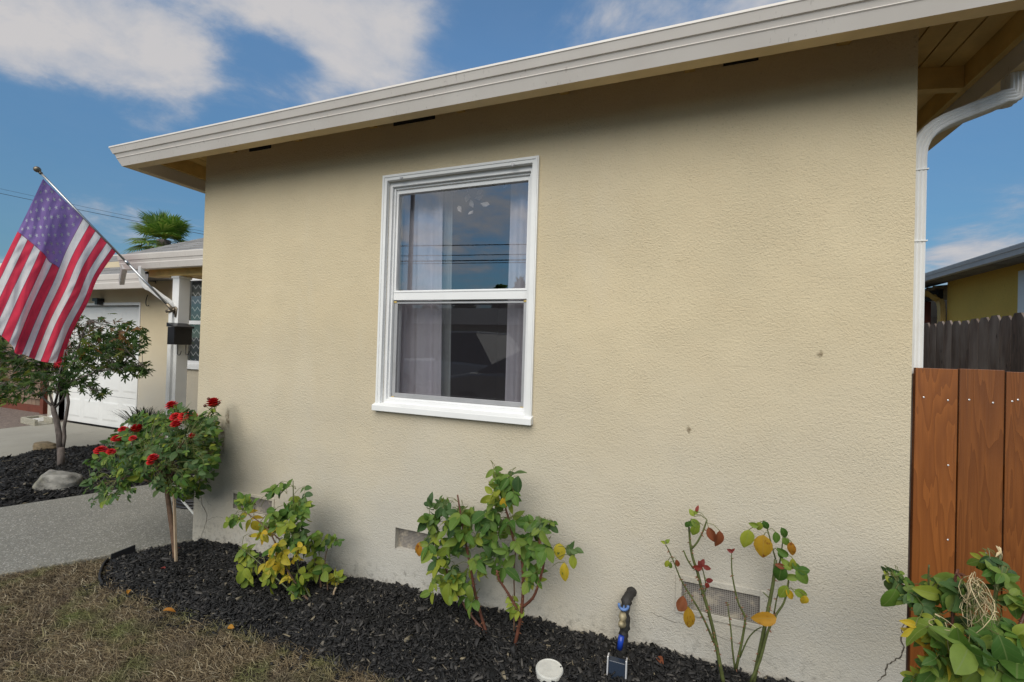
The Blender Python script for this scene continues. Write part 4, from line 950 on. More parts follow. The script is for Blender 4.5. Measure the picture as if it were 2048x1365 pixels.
class Rose:
    def __init__(s, name, label, cat, base, limit=300):
        s.root = thing(name, label, cat, base, 'rose bushes along the tan wall'); s.fol = Foliage(s.root, limit); s.canes = []; s.pet = MB(); s.th = MB(); s.mult = 1.08
    def cane(s, pts, r0, r1, mat, thorns=0):
        P = [Vector(p) for p in pts]; Q = [P[0]]
        for i in range(len(P)-1):
            for k in range(1, 4):
                q = k/3; a = cr_([tuple(x) for x in P], (i+q)/(len(P)-1)); Q.append(Vector(a))
        m = MB(); m.tube(Q, r0, 7, r1); m.build('cane', M_[mat], s.root, True); s.canes += Q
        for k in range(thorns):
            i = rnd.randrange(len(Q)-1); p = Q[i].lerp(Q[i+1], rnd.random()); d = (Q[i+1]-Q[i]).normalized(); n = rv(1); n = (n-d*n.dot(d)).normalized(); rr = r0+(r1-r0)*i/len(Q)
            s.th.tube([p+n*rr*.6, p+n*(rr+.010)-d*.003], .0032, 4, .0003)
    def petiole(s, a, b):
        mid = (a+b)/2+Vector((0, 0, .01)); s.pet.tube([a, mid, b], .0016, 4, .0011, False)
    def near(s, p): return min(s.canes, key=lambda c: (c-p).length)
    def sprig(s, tip, frm, size, mat, n=5, nrm=None, meshes=LEAF):
        """compound rose leaf whose rachis ends at tip"""
        d = (tip-frm); d = d.normalized() if d.length > 1e-4 else Vector((0, -1, 0)); nrm = (nrm or (Vector((0, -.75, .55))+rv(.38))).normalized()
        s.petiole(frm, tip); side = d.cross(nrm).normalized()
        s.fol.add(tip, d+rv(.12), nrm+rv(.2), size*rnd.uniform(.9, 1.15), mat, rnd.choice(meshes))
        for k in range((n-1)//2):
            b = tip-d*size*(.16+.55*k)
            for sg in (-1, 1): s.fol.add(b, side*sg+d*.45+rv(.15), nrm+rv(.22), size*rnd.uniform(.70, .95)*(1-.12*k), mat if rnd.random() < .8 else mat, rnd.choice(meshes))
    def cloud(s, regions):
        """regions: (u, v, ru, rv, Y, dY, n sprigs, leaf size px, colour weights)"""
        for (u, v, ru, rvv, Y, dY, n, spx, ws) in regions:
            for _ in range(int(n*s.mult+.5)):
                a = rnd.uniform(0, 6.283); q = math.sqrt(rnd.random()); p = onY(u+ru*q*math.cos(a), v+rvv*q*math.sin(a), Y+rnd.uniform(-dY, dY)); dep = (p-CAM).dot(_fw)
                c = s.near(p); dd = p-c
                if dd.length > .11: c = p-dd.normalized()*.09+Vector((0, 0, .0))
                size = spx*.93/FPX*dep*rnd.uniform(.65, 1.25); out = dd*.8+Vector((rnd.uniform(-.05, .05), -.02, rnd.uniform(-.06, .02)))
                frm = p-(out.normalized() if out.length > 1e-4 else Vector((0, -1, 0)))*size*.9
                s.sprig(p, frm, size, pick(ws), rnd.choice((3, 3, 5)))
                if (frm-c).length < .2: s.petiole(c, frm)
    def done(s):
        s.fol.flush()
        if s.pet.v: s.pet.build('petioles', M_['petiole'], s.root)['kind'] = 'stuff'
        if s.th.v: s.th.build('thorns', M_['thorn'], s.root)['kind'] = 'stuff'
def bloom(parent, c, r, name='bloom'):
    m = MB(); up = Vector((rnd.uniform(-.35, .35), rnd.uniform(-.5, 0), 1)).normalized(); a = up.orthogonal().normalized(); b = up.cross(a)
    for ring, (rr, h, n, tilt) in enumerate(((.22, .66, 4, 1.3), (.45, .58, 5, 1.05), (.72, .40, 7, .75), (.96, .10, 8, .35), (.90, -.20, 7, -.1))):
        for k in range(n):
            th = 6.283*(k+.5*(ring % 2)+rnd.uniform(-.15, .15))/n; o = a*math.cos(th)+b*math.sin(th); tn = a*-math.sin(th)+b*math.cos(th)
            w_ = r*(.55 if ring > 1 else .4); p0 = c+o*r*rr*.35+up*r*(h-.35); p1 = c+o*r*rr*.85+up*r*h; p2 = c+o*r*rr*1.05+up*r*(h+.06-.1*(1-tilt))
            q = rnd.uniform(.85, 1.15)
            m._add([p0-tn*w_*.5, p0+tn*w_*.5, p1-tn*w_*q, p1+tn*w_*q, p2-tn*w_*.6, p2+tn*w_*.6, p2+o*r*.05-up*r*.05], [(0, 1, 3, 2), (2, 3, 5, 4), (4, 5, 6)])
    m.build(name, M_['rose'], parent, True)
G1 = [('deep', 5), ('green', 3)]
# --- rose tree at the wall corner
Yb = -.27
rt = Rose('rose_tree', 'standard rose tree with red blooms at the left corner of the tan wall', 'rose tree', (.241, -.267, 0.), 300)
rt.mult = .9
T = lambda u, v, Y=Yb: onY(u, v, Y)
m = MB(); m.tube([T(352, 1128), T(350, 1100), T(345, 1060), T(341, 1035), T(337, 1005), T(333, 975)], .016, 9, .013); m.build('trunk', M_['cane_brown'], rt.root, True)
knob = T(333, 975)
for (u, v, Y) in ((180, 975, -.40), (215, 905, -.30), (255, 855, -.2), (310, 830, -.1), (345, 818, -.25), (430, 815, -.12), (425, 905, -.15), (400, 960, -.2), (290, 900, -.5), (370, 880, -.48), (330, 930, -.55), (235, 960, -.5)):
    e = T(u, v, Y); rt.cane([knob, knob.lerp(e, .45)+Vector((0, 0, .06)), e], .007, .0028, 'cane_brown')
HB = [('deep', 6), ('green', 4), ('lime', 1.)]
rt.cloud([(215, 955, 50, 48, -.42, .16, 62, 14, [('deep', 4), ('green', 4), ('lime', .6)]), (255, 905, 55, 42, -.32, .2, 75, 15, HB), (300, 870, 62, 42, -.25, .22, 105, 15, HB), (360, 860, 62, 46, -.22, .22, 115, 15, HB),
          (395, 890, 42, 60, -.18, .15, 95, 15, HB), (335, 925, 78, 45, -.34, .22, 150, 16, HB), (390, 940, 38, 42, -.20, .14, 60, 15, HB), (355, 970, 40, 22, -.3, .14, 28, 15, HB), (250, 975, 26, 26, -.42, .12, 14, 13, HB),
          (420, 830, 14, 22, -.12, .05, 9, 14, HB), (345, 832, 20, 12, -.2, .08, 8, 13, HB), (195, 990, 26, 26, -.45, .08, 16, 13, HB), (385, 985, 20, 14, -.18, .08, 9, 15, HB), (430, 880, 8, 40, -.12, .05, 10, 14, HB)])
for (u, v, px_, Y) in ((427, 806, 12, -.14), (343, 811, 10, -.22), (352, 848, 9, -.42), (351, 834, 9, -.38), (369, 833, 10, -.36), (386, 832, 7, -.3), (273, 857, 10, -.40), (246, 859, 7, -.40), (233, 878, 8, -.44), (265, 877, 6, -.46), (202, 901, 10, -.46), (222, 904, 7, -.46), (306, 916, 9, -.60), (384, 872, 6, -.45), (301, 925, 6, -.6)):
    p = T(u, v, Y); dep = (p-CAM).dot(_fw); r_ = px_*1.12/FPX*dep; bloom(rt.root, p, r_); rt.petiole(p-Vector((0, 0, r_*.3)), p+Vector((rnd.uniform(-.02, .02), .03, -.12)))
for (u, v, Y) in ((417, 798, -.14), (410, 812, -.15), (438, 806, -.14)):
    p = T(u, v, Y); m = MB(); m.ball(p, .010, 8, 6); m.build('bud', M_['cane_red'], rt.root, True); rt.petiole(p, T(427, 830, -.14))
rt.done()
o = MB(); o.tube([T(352, 1126, -.30), T(348, 985, -.30)], .0085, 4); tag(o.build('stake', M_['stake']), 'upright wooden stake tied beside the rose tree trunk', 'stake', 'rose tree stakes')
a = onZ(381, 1050, .02); b = onY(364, 1001, .25); o = MB(); o.tube([(-.02, .12, .02), b], .008, 6); tag(o.build('stake', M_['pvc']), 'thin pale stick leaning by the wall corner', 'stick', 'rose tree stakes')
# --- yellowing rose bush
b2r = Rose('rose_bush', 'low yellowing rose bush in front of the left wall vent', 'rose bush', (1.436, -.309, .02), 300)
def cl(*q): return [onY(u, v, Y) for u, v, Y in q]
b2r.mult = 1.4
b2r.cane(cl((634, 1222, -.30), (600, 1180, -.31), (572, 1135, -.32), (552, 1090, -.33), (543, 1070, -.34)), .0065, .0035, 'cane_brown')
b2r.cane(cl((638, 1220, -.29), (615, 1185, -.28), (597, 1140, -.27), (588, 1080, -.26), (587, 1010, -.26), (586, 962, -.26)), .007, .0025, 'cane_green')
b2r.cane(cl((628, 1218, -.30), (590, 1190, -.34), (545, 1150, -.36), (500, 1110, -.38), (478, 1095, -.38)), .005, .0025, 'cane_green')
b2r.cane(cl((645, 1200, -.2), (638, 1150, -.19), (625, 1105, -.18), (615, 1075, -.18)), .0055, .003, 'cane_brown')
b2r.cane(cl((655, 1208, -.2), (655, 1170, -.2), (650, 1120, -.19), (660, 1085, -.19)), .0045, .002, 'cane_brown')
b2r.cane(cl((668, 1216, -.22), (667, 1190, -.22), (672, 1175, -.22)), .007, .005, 'stake')
b2r.cane(cl((560, 1080, -.33), (520, 1045, -.35), (490, 1025, -.36)), .004, .002, 'cane_brown')
g2 = [('green', 6), ('deep', 1.5), ('lime', 3)]; y2 = [('lime', 4), ('yellow', 4), ('green', 1.5)]; yy2 = [('yellow', 6), ('lime', 2.5), ('orange', .8)]
b2r.cloud([(560, 980, 26, 8, -.26, .05, 4, 21, g2), (600, 1005, 14, 26, -.26, .07, 7, 23, g2), (578, 1030, 36, 26, -.27, .09, 15, 23, g2), (490, 1012, 20, 12, -.36, .04, 5, 20, [('green', 4), ('lime', 3)]), (468, 1043, 14, 8, -.37, .04, 4, 20, g2),
           (540, 1050, 40, 16, -.34, .06, 8, 24, [('green', 3), ('lime', 3), ('yellow', 1.2)]), (595, 1070, 28, 18, -.27, .07, 9, 22, g2), (570, 1105, 40, 20, -.32, .07, 13, 22, y2), (560, 1140, 34, 24, -.34, .06, 14, 21, yy2), (532, 1165, 12, 10, -.35, .03, 2, 22, [('lime', 1)]), (495, 1112, 16, 10, -.37, .03, 5, 19, [('green', 2), ('lime', 3)]), (495, 1150, 16, 16, -.37, .03, 4, 24, [('green', 3), ('lime', 2)]),
           (630, 1090, 26, 16, -.2, .05, 8, 20, [('green', 3), ('lime', 3), ('yellow', .6)]), (670, 1082, 10, 5, -.2, .03, 2, 18, g2), (600, 1165, 16, 18, -.3, .05, 6, 23, [('lime', 5), ('green', 2), ('yellow', 1)]), (635, 1140, 14, 12, -.22, .04, 5, 23, [('green', 3), ('lime', 4)]), (668, 1150, 12, 14, -.2, .03, 3, 18, [('yellow', 3), ('lime', 3)]), (515, 1068, 16, 8, -.35, .03, 3, 22, y2)])
b2r.done()
# --- leafy rose bush under the window
b3 = Rose('rose_bush', 'leafy green rose bush with red thorny canes below the window', 'rose bush', (2.48, -.19, .03), 300)
b3.cane(cl((984, 1294, -.18), (968, 1250, -.18), (952, 1195, -.19), (942, 1140, -.20), (934, 1100, -.20), (925, 1050, -.21), (915, 990, -.2)), .0085, .004, 'cane_red', 46)
b3.cane(cl((975, 1270, -.18), (945, 1235, -.17), (925, 1205, -.17), (905, 1170, -.17), (880, 1110, -.18), (860, 1060, -.18)), .0065, .003, 'cane_red', 26)
b3.cane(cl((1025, 1314, -.20), (1036, 1262, -.20), (1043, 1225, -.20), (1046, 1180, -.2), (1044, 1120, -.2), (1028, 1085, -.2), (1018, 1040, -.2), (1002, 985, -.21), (1000, 945, -.21)), .0095, .0035, 'cane_red', 50)
b3.cane(cl((1046, 1214, -.20), (1066, 1196, -.22), (1078, 1165, -.23), (1088, 1125, -.24), (1083, 1095, -.24), (1078, 1080, -.24), (1092, 1040, -.24)), .0072, .003, 'cane_red', 22)
b3.cane(cl((1040, 1230, -.20), (1018, 1190, -.21), (1000, 1162, -.22), (993, 1140, -.22)), .0065, .005, 'cane_red', 22)
b3.cane(cl((1028, 1262, -.17), (1029, 1200, -.15), (1028, 1140, -.15), (1034, 1080, -.15)), .004, .003, 'cane_brown')
b3.cane(cl((998, 945, -.21), (996, 960, -.21), (1010, 955, -.21)), .003, .002, 'cane_brown')
g3 = [('green', 6), ('deep', 1.8), ('lime', 1.4)]; m3 = [('green', 4), ('lime', 2.5), ('deep', 1)]
b3.cloud([(1000, 955, 26, 14, -.22, .04, 6, 29, g3), (1005, 990, 26, 22, -.22, .05, 9, 30, g3), (880, 1015, 22, 16, -.19, .05, 6, 24, [('deep', 4), ('green', 3)]), (880, 1045, 36, 22, -.2, .06, 11, 27, g3), (930, 1040, 34, 24, -.21, .06, 12, 30, m3), (930, 1085, 36, 24, -.22, .06, 12, 30, m3),
          (985, 1045, 34, 22, -.22, .06, 10, 29, g3), (1000, 1090, 34, 28, -.23, .05, 11, 30, [('deep', 4), ('green', 4)]), (860, 1085, 24, 22, -.2, .05, 7, 26, m3), (890, 1130, 24, 18, -.2, .05, 8, 26, m3), (905, 1165, 26, 24, -.2, .05, 9, 26, [('green', 4), ('lime', 3)]), (1050, 1055, 34, 22, -.22, .05, 8, 28, g3), (1065, 1110, 28, 22, -.23, .05, 8, 28, g3), (1085, 1050, 20, 12, -.24, .03, 4, 24, [('deep', 4), ('green', 3)]),
          (1135, 1095, 16, 14, -.24, .03, 3, 24, [('deep', 1)]), (1070, 1160, 14, 16, -.22, .03, 5, 25, [('green', 3), ('lime', 3)]), (1030, 1215, 10, 12, -.21, .02, 2, 22, [('lime', 1)]), (945, 1200, 14, 14, -.19, .03, 2, 28, [('green', 1)]), (1012, 1300, 10, 6, -.2, .02, 2, 18, [('lime', 1)]), (870, 1180, 10, 14, -.2, .03, 2, 22, [('lime', 2), ('green', 1)]), (960, 1130, 24, 20, -.22, .05, 5, 28, m3), (1000, 1130, 12, 22, -.23, .04, 3, 32, [('green', 1)])])
for (u, v, s_, mt, d) in ((1119, 1105, 34, 'yellow', (.1, -.2, -1)), (1129, 1146, 38, 'yellow', (.1, -.2, -1)), (1008, 1005, 26, 'yellow', (.2, -.2, 1)), (838, 1100, 30, 'orange', (0, -.2, -1)), (1146, 1125, 28, 'lime', (.1, -.2, -1)), (1036, 970, 34, 'deep', (0, -.1, -1)), (895, 1190, 44, 'lime', (.0, -.3, -1)), (938, 1190, 36, 'green', (.05, -.3, -1))):
    p = onY(u, v, -.25); sz = s_/FPX*(p-CAM).dot(_fw); d = Vector(d).normalized(); b3.fol.add(p-d*sz*.5, d, (rnd.uniform(-.2, .2), -1, .25), sz, mt, rnd.choice(LEAF)); b3.petiole(p-d*sz*.5, b3.near(p).lerp(p, .4))
b3.done()
# --- bare canes in front of the framed vent
b4 = Rose('rose_bush', 'nearly bare rose canes with a few orange leaves before the framed vent', 'rose bush', (3.45, -.10, .06), 300)
Y4 = -.14
b4.cane(cl((1447, 1366, Y4), (1440, 1330, Y4), (1428, 1268, Y4), (1416, 1220, Y4), (1404, 1180, Y4), (1395, 1145, Y4), (1386, 1118, Y4), (1381, 1092, Y4), (1378, 1055, Y4)), .0085, .0045, 'cane_green', 40)
b4.cane(cl((1383, 1098, Y4), (1394, 1086, Y4-.01), (1406, 1063, Y4-.01), (1414, 1040, Y4-.01)), .0045, .003, 'cane_green', 5)
b4.cane(cl((1430, 1290, Y4), (1413, 1250, Y4-.02), (1398, 1220, Y4-.03), (1380, 1190, Y4-.04), (1362, 1160, Y4-.04), (1350, 1130, Y4-.04), (1336, 1098, Y4-.04), (1331, 1090, Y4-.04)), .0048, .002, 'cane_green', 16)
b4.cane(cl((1387, 1138, Y4), (1375, 1120, Y4), (1367, 1101, Y4)), .004, .003, 'cane_green', 3)
b4.cane(cl((1402, 1190, Y4), (1412, 1178, Y4-.01), (1408, 1150, Y4-.01), (1404, 1135, Y4-.01)), .003, .002, 'cane_green', 4)
b4.cane(cl((1472, 1338, Y4+.03), (1478, 1310, Y4+.03), (1486, 1270, Y4+.03), (1490, 1235, Y4+.03), (1478, 1210, Y4+.03), (1470, 1180, Y4+.03), (1464, 1145, Y4+.03), (1463, 1110, Y4+.03)), .0062, .0022, 'cane_green', 18)
b4.cane(cl((1470, 1340, Y4+.02), (1465, 1300, Y4+.02), (1462, 1262, Y4+.02), (1458, 1230, Y4+.02), (1455, 1205, Y4+.02)), .0042, .002, 'cane_green', 10)
b4.cane(cl((1506, 1366, Y4), (1514, 1330, Y4), (1524, 1280, Y4), (1532, 1240, Y4), (1540, 1200, Y4), (1547, 1160, Y4), (1551, 1120, Y4)), .0085, .006, 'cane_green', 16)
b4.cane(cl((1500, 1366, Y4-.02), (1520, 1320, Y4-.02), (1535, 1265, Y4-.02), (1552, 1230, Y4-.02), (1568, 1205, Y4-.02), (1577, 1165, Y4-.02), (1572, 1140, Y4-.02)), .006, .0025, 'cane_green', 8)
b4.cane(cl((1551, 1118, Y4), (1543, 1090, Y4-.01), (1535, 1060, Y4-.01), (1530, 1050, Y4-.01)), .003, .002, 'cane_green')
b4.cane(cl((1559, 1128, Y4), (1564, 1095, Y4), (1566, 1072, Y4)), .003, .002, 'cane_green')
b4.cane(cl((1480, 1315, Y4+.03), (1495, 1280, Y4+.02), (1510, 1262, Y4+.01), (1524, 1254, Y4)), .003, .002, 'cane_green')
b4.cane(cl((1537, 1195, Y4), (1526, 1185, Y4)), .003, .002, 'cane_green'); b4.cane(cl((1548, 1228, Y4), (1553, 1200, Y4), (1557, 1185, Y4)), .003, .002, 'cane_green', 3)
def lf(b, u, v, s_, mt, d, Y=Y4-.03, n=None, me=None):
    p = onY(u, v, Y); sz = s_/FPX*(p-CAM).dot(_fw); d = Vector(d).normalized(); b.fol.add(p-d*sz*.5, d, n or (rnd.uniform(-.3, .3), -1, rnd.uniform(.0, .4)), sz, mt, me or rnd.choice(LEAF))
    q = b.near(p-d*sz*.5)
    if (q-(p-d*sz*.5)).length < .12: b.petiole(p-d*sz*.5, q)
for q in ((1384, 1026, 15, 'lime', (-.4, 0, .6)), (1393, 1024, 14, 'lime', (.4, 0, .6)), (1380, 1048, 20, 'green', (-.8, 0, -.3)), (1392, 1048, 24, 'green', (.5, 0, -.5)), (1390, 1062, 26, 'lime', (-.2, 0, -1)), (1374, 1050, 14, 'green', (-.4, 0, -.8)), (1394, 1018, 12, 'redtip', (.2, 0, 1)),
          (1327, 1085, 12, 'lime', (-1, 0, .2)), (1335, 1083, 12, 'lime', (.6, 0, .6)), (1334, 1128, 16, 'lime', (-.3, 0, -1)), (1341, 1132, 15, 'lime', (.1, 0, -1)), (1354, 1127, 15, 'brown', (.3, 0, -1)), (1395, 1136, 18, 'redtip', (-1, 0, -.1)), (1404, 1127, 16, 'redtip', (.4, 0, .8)), (1414, 1136, 16, 'redtip', (1, 0, -.2)), (1400, 1130, 14, 'redtip', (-.4, 0, .7)), (1419, 1162, 14, 'redtip', (1, 0, .1)), (1414, 1172, 13, 'redtip', (-.2, 0, -1)),
          (1460, 1102, 12, 'redtip', (-.9, 0, .3)), (1466, 1101, 9, 'redtip', (.7, 0, .6)), (1362, 1208, 34, 'brown', (-.25, -.1, -1)), (1378, 1238, 46, 'orange', (.12, -.1, -1)), (1423, 1070, 30, 'brown', (.35, -.1, -.8)), (1437, 1080, 36, 'brown', (-.1, -.1, -1)),
          (1495, 1080, 40, 'lime', (-.12, -.1, -1)), (1507, 1050, 18, 'lime', (-1, 0, .2)), (1518, 1054, 20, 'lime', (-.2, 0, -1)), (1532, 1052, 20, 'green', (.5, 0, -.8)), (1526, 1095, 48, 'orange', (-.05, -.1, -1)), (1552, 1076, 24, 'green', (.1, 0, -1)), (1570, 1068, 26, 'green', (.5, 0, -.8)), (1573, 1085, 20, 'green', (.6, 0, -.6)), (1583, 1100, 30, 'orange', (0, -.1, -1)), (1565, 1105, 24, 'green', (-.6, 0, .4)), (1563, 1112, 20, 'green', (.5, 0, -.6)),
          (1560, 1150, 38, 'green', (-.1, 0, -1)), (1560, 1132, 18, 'brown', (-1, 0, .1)), (1574, 1130, 24, 'lime', (-.5, 0, .7)), (1585, 1130, 26, 'lime', (0, 0, -1)), (1594, 1135, 22, 'green', (.7, 0, -.6)), (1582, 1155, 28, 'green', (-1, 0, -.2)), (1605, 1155, 36, 'green', (.6, 0, -.8)), (1608, 1142, 24, 'green', (1, 0, .1)), (1566, 1185, 32, 'lime', (-.4, 0, -.9)), (1580, 1190, 26, 'yellow', (.5, 0, -.8)), (1603, 1188, 26, 'lime', (.8, 0, -.1)), (1609, 1202, 22, 'yellow', (-.2, 0, -1)), (1528, 1238, 46, 'orange', (-1, -.1, -.25), Y4-.06)):
    mt = q[3]; lf(b4, *q[:5], *(q[5:] if len(q) > 5 else ()), me=(rnd.choice(DEAD) if mt in ('brown',) else None))
b4.done()
# --- rose in front of the gate
b5 = Rose('rose_bush', 'large leaved rose bush with tangled straw in front of the brown gate', 'rose bush', (4.30, -.42, .05), 300)
Y5 = -.42
b5.mult = .85
b5.cane(cl((1960, 1460, Y5), (1940, 1365, Y5), (1900, 1280, Y5), (1850, 1220, Y5), (1810, 1180, Y5+.05), (1795, 1160, Y5+.06)), .008, .003, 'cane_green', 20)
b5.cane(cl((1965, 1460, Y5), (1975, 1340, Y5), (1985, 1240, Y5), (1995, 1160, Y5), (2000, 1110, Y5)), .008, .003, 'cane_green', 16)
b5.cane(cl((1970, 1460, Y5), (2010, 1330, Y5-.05), (2040, 1250, Y5-.05), (2060, 1200, Y5)), .007, .003, 'cane_red', 10)
b5.cane(cl((1950, 1460, Y5), (1910, 1360, Y5-.06), (1905, 1230, Y5-.04), (1908, 1190, Y5-.04), (1913, 1150, Y5-.04)), .006, .0022, 'cane_red', 8)
b5.cane(cl((1860, 1225, Y5), (1857, 1160, Y5), (1858, 1130, Y5)), .003, .002, 'cane_green')
g5 = [('green', 6), ('deep', 2), ('lime', 1.6)]
b5.cloud([(1790, 1160, 24, 20, Y5+.06, .03, 6, 26, g5), (1830, 1195, 20, 22, Y5+.03, .04, 6, 27, g5), (1870, 1185, 26, 18, Y5, .05, 8, 32, [('green', 4), ('lime', 3)]), (1970, 1130, 20, 16, Y5, .04, 6, 30, g5), (2000, 1160, 24, 22, Y5, .05, 8, 30, g5), (1860, 1225, 26, 20, Y5-.02, .05, 7, 32, g5),
          (1920, 1190, 30, 16, Y5-.02, .05, 6, 40, g5), (2030, 1210, 26, 20, Y5-.03, .05, 7, 34, g5), (1850, 1265, 24, 24, Y5-.04, .05, 6, 40, [('green', 3), ('lime', 3), ('yellow', 2)]), (1890, 1290, 30, 26, Y5-.06, .05, 7, 42, [('green', 4), ('deep', 3), ('yellow', 1)]), (1890, 1335, 34, 24, Y5-.08, .05, 8, 38, [('lime', 4), ('green', 4)]), (2010, 1270, 34, 26, Y5-.08, .05, 8, 44, g5), (1960, 1310, 36, 28, Y5-.12, .05, 7, 60, g5), (2020, 1335, 36, 26, Y5-.14, .05, 7, 66, g5), (1835, 1360, 20, 12, Y5-.05, .03, 4, 30, [('lime', 3), ('green', 2)]), (1950, 1250, 26, 18, Y5+.02, .05, 5, 40, [('deep', 4), ('green', 2)])])
for q in ((1784, 1200, 46, 'green', (-.35, -.2, -1), Y5+.03), (1850, 1280, 54, 'yellow', (-1, -.1, .35), Y5-.05), (1890, 1285, 56, 'yellow', (.8, -.1, -.6), Y5-.06), (1867, 1305, 40, 'orange', (-.3, -.1, -1), Y5-.07), (1866, 1228, 26, 'yellow', (.5, 0, -.6), Y5-.03), (1856, 1185, 46, 'lime', (-1, -.1, .1), Y5-.03), (1918, 1206, 58, 'green', (1, -.2, .25), Y5-.06), (1905, 1168, 60, 'green', (.9, -.1, -.2), Y5),
          (1980, 1285, 70, 'green', (.9, -.2, -.5), Y5-.12), (1935, 1310, 66, 'deep', (-.3, -.2, -1), Y5-.12), (1955, 1340, 80, 'green', (-.6, -.3, -1), Y5-.16), (2020, 1320, 86, 'green', (.3, -.3, -1), Y5-.16), (1893, 1360, 44, 'lime', (-.2, -.2, -1), Y5-.1), (1910, 1340, 50, 'lime', (.8, -.2, -.6), Y5-.1), (1870, 1330, 50, 'green', (.9, -.2, -.1), Y5-.09)):
    lf(b5, *q[:5], Y=q[5])
for k in range(34):      # the tangle of dead straw
    a = onY(1950+rnd.uniform(-16, 18), 1170+rnd.uniform(-14, 14), Y5-.09); b = onY(1962+rnd.uniform(-40, 45), 1215+rnd.uniform(-14, 60), Y5-.10+rnd.uniform(-.04, .04))
    m_ = (a+b)/2+rv(.02); b5.pet.tube(bez(a, a+rv(.03)+Vector((0, -.02, -.02)), m_+rv(.03), b, 6), .0011, 3, .0007, False)
sp = MB()
for k in range(40):
    a = onY(1945+rnd.uniform(-8, 14), 1165+rnd.uniform(-10, 30), Y5-.10); b = onY(1962+rnd.uniform(-34, 34), 1230+rnd.uniform(-24, 40), Y5-.10+rnd.uniform(-.03, .03)); sp.tube(bez(a, a+rv(.03), b+rv(.035), b, 7), .0011, 3, .0008, False)
for (u0, v0, u1, v1) in ((1880, 1235, 1935, 1290), (1890, 1245, 1920, 1300), (1870, 1238, 1900, 1260), (1905, 1270, 1912, 1325)):
    a, b = onY(u0, v0, Y5-.12), onY(u1, v1, Y5-.13); sp.tube(bez(a, a+rv(.03), b+rv(.03), b, 7), .0012, 3, .0008, False)
o = sp.build('straw_tangle', M_['straw'], b5.root); o['kind'] = 'stuff'
for (u, v) in ((1913, 1148), (2001, 1105)):
    p = onY(u, v, Y5-.04 if u < 1950 else Y5); m = MB()
    for k in range(5):
        d = (rv(.6)+Vector((0, 0, .3))).normalized(); m.tube([p, p+d*.012, p+d*.024+Vector((0, 0, -.006))], [.003, .0035, .0005], 4)
    m.build('dead_bloom', M_['cane_red'] if u < 1950 else M_['straw'], b5.root)
b5.done()

# ------------------------------------------------------------------ small things in the bed
pc = onY(1262, 1182, 0.)
pv = thing('water_valve', 'black wrapped water pipe with worn blue valve handle coming out of the wall', 'water pipe', (2.99, -.03, .05))
def q4(u, v, Y): return onY(u, v, Y)
m = MB(); path = [(1266, 1180, .02), (1262, 1186, -.02), (1254, 1198, -.06), (1250, 1220, -.09), (1250, 1250, -.11), (1247, 1270, -.12), (1244, 1290, -.125), (1240, 1320, -.13), (1238, 1350, -.13)]
P = [onY(*q) for q in path]; Q = []
for i in range(len(P)-1):
    for k in range(4): Q.append(P[i].lerp(P[i+1], k/4))
Q.append(P[-1]); m.tube(Q, [.0215+.003*math.sin(i*2.3)+.002*math.sin(i*.9) for i in range(len(Q))], 12); m.build('pipe', M_['pipewrap'], pv, True)
m = MB(); p = onY(1245, 1240, -.140); m.lathe([(.014, -.03), (.017, -.02), (.013, .0), (.018, .012), (.013, .03)], p, (0, 0, 1), 10); p = onY(1243, 1246, -.150); m.lathe([(.013, 0), (.013, .022)], p, (0, -1, 0), 6); m.build('valve_body', M_['brass'], pv, True)
p = onY(1247, 1214, -.130); m = MB()
m.tube([p+Vector((.020*math.cos(a), -.01*math.sin(a)*.3, -.018*math.sin(a)+.006)) for a in [math.pi*k/8*1.15-.2 for k in range(9)]], .0065, 6, None, True); m.tube([p+Vector((0, .03, -.012)), p+Vector((0, 0, -.010))], .005, 6); m.build('handle', M_['bluehandle'], pv, True)
a, b = onY(1243, 1272, -.146), onY(1239, 1298, -.150); m = MB(); m.tube([a, b], .0125, 12); m.build('blue_sleeve', M_['bluetape'], pv, True)
# solar light
p0 = onZ(1232, 1352, .05)
sl = thing('solar_light', 'dark square garden light with two bright metal side plates in the mulch', 'garden light', (p0.x, p0.y, .05))
yl = onZ(1232, 1366, .062).y; bl = [onY(1217, 1362, yl), onY(1248, 1364, yl)]; tl_ = [onY(1221, 1321, yl+.02), onY(1247, 1328, yl+.02)]
hwid = .034; c0 = (bl[0]+bl[1])/2; c1 = (tl_[0]+tl_[1])/2; dn = Vector((0, .03, .0))
m = MB(); m.prism([c0+Vector((-hwid, 0, -.02)), c0+Vector((hwid, 0, -.02)), c1+Vector((hwid, 0, 0)), c1+Vector((-hwid, 0, 0))], dn); m.build('panel', M_['navy'], sl, False, .003)
for sg in (-1, 1):
    m = MB(); off = Vector((sg*(hwid+.004), 0, 0)); m.prism([c0+off+Vector((-.003, -.006, -.025)), c0+off+Vector((-.003, .034, -.025)), c1+off+Vector((-.003, .030, .010)), c1+off+Vector((-.003, -.002, .014))], (.006, 0, 0)); m.build('side_plate', M_['chrome'], sl, False, .001)
m = MB(); m.box((c0.x-hwid, c0.y-.008, c0.z-.034), (c0.x+hwid, c0.y+.004, c0.z-.022)); m.build('base_bar', M_['chrome'], sl, False, .002)
# pipe cleanout cap
p = onZ(1099, 1336, .085); rr = (onZ(1127, 1336, .085)-onZ(1072, 1336, .085)).length/2
cp = thing('pipe_cap', 'round dirty white plastic pipe cap standing in the black mulch', 'pipe cap', (p.x, p.y, .0))
m = MB(); m.lathe([(rr*.93, -.03), (rr*.93, .055)], (p.x, p.y, 0), (0, 0, 1), 28); m.build('pipe', M_['blackplastic'], cp, False, .002)
m = MB(); m.lathe([(rr, .0555), (rr, .079), (rr*.96, .0845), (rr*.90, .085), (rr*.88, .083), (.002, .083)], (p.x, p.y, 0), (0, 0, 1), 32); m.build('cap', M_['pvc'], cp, False)
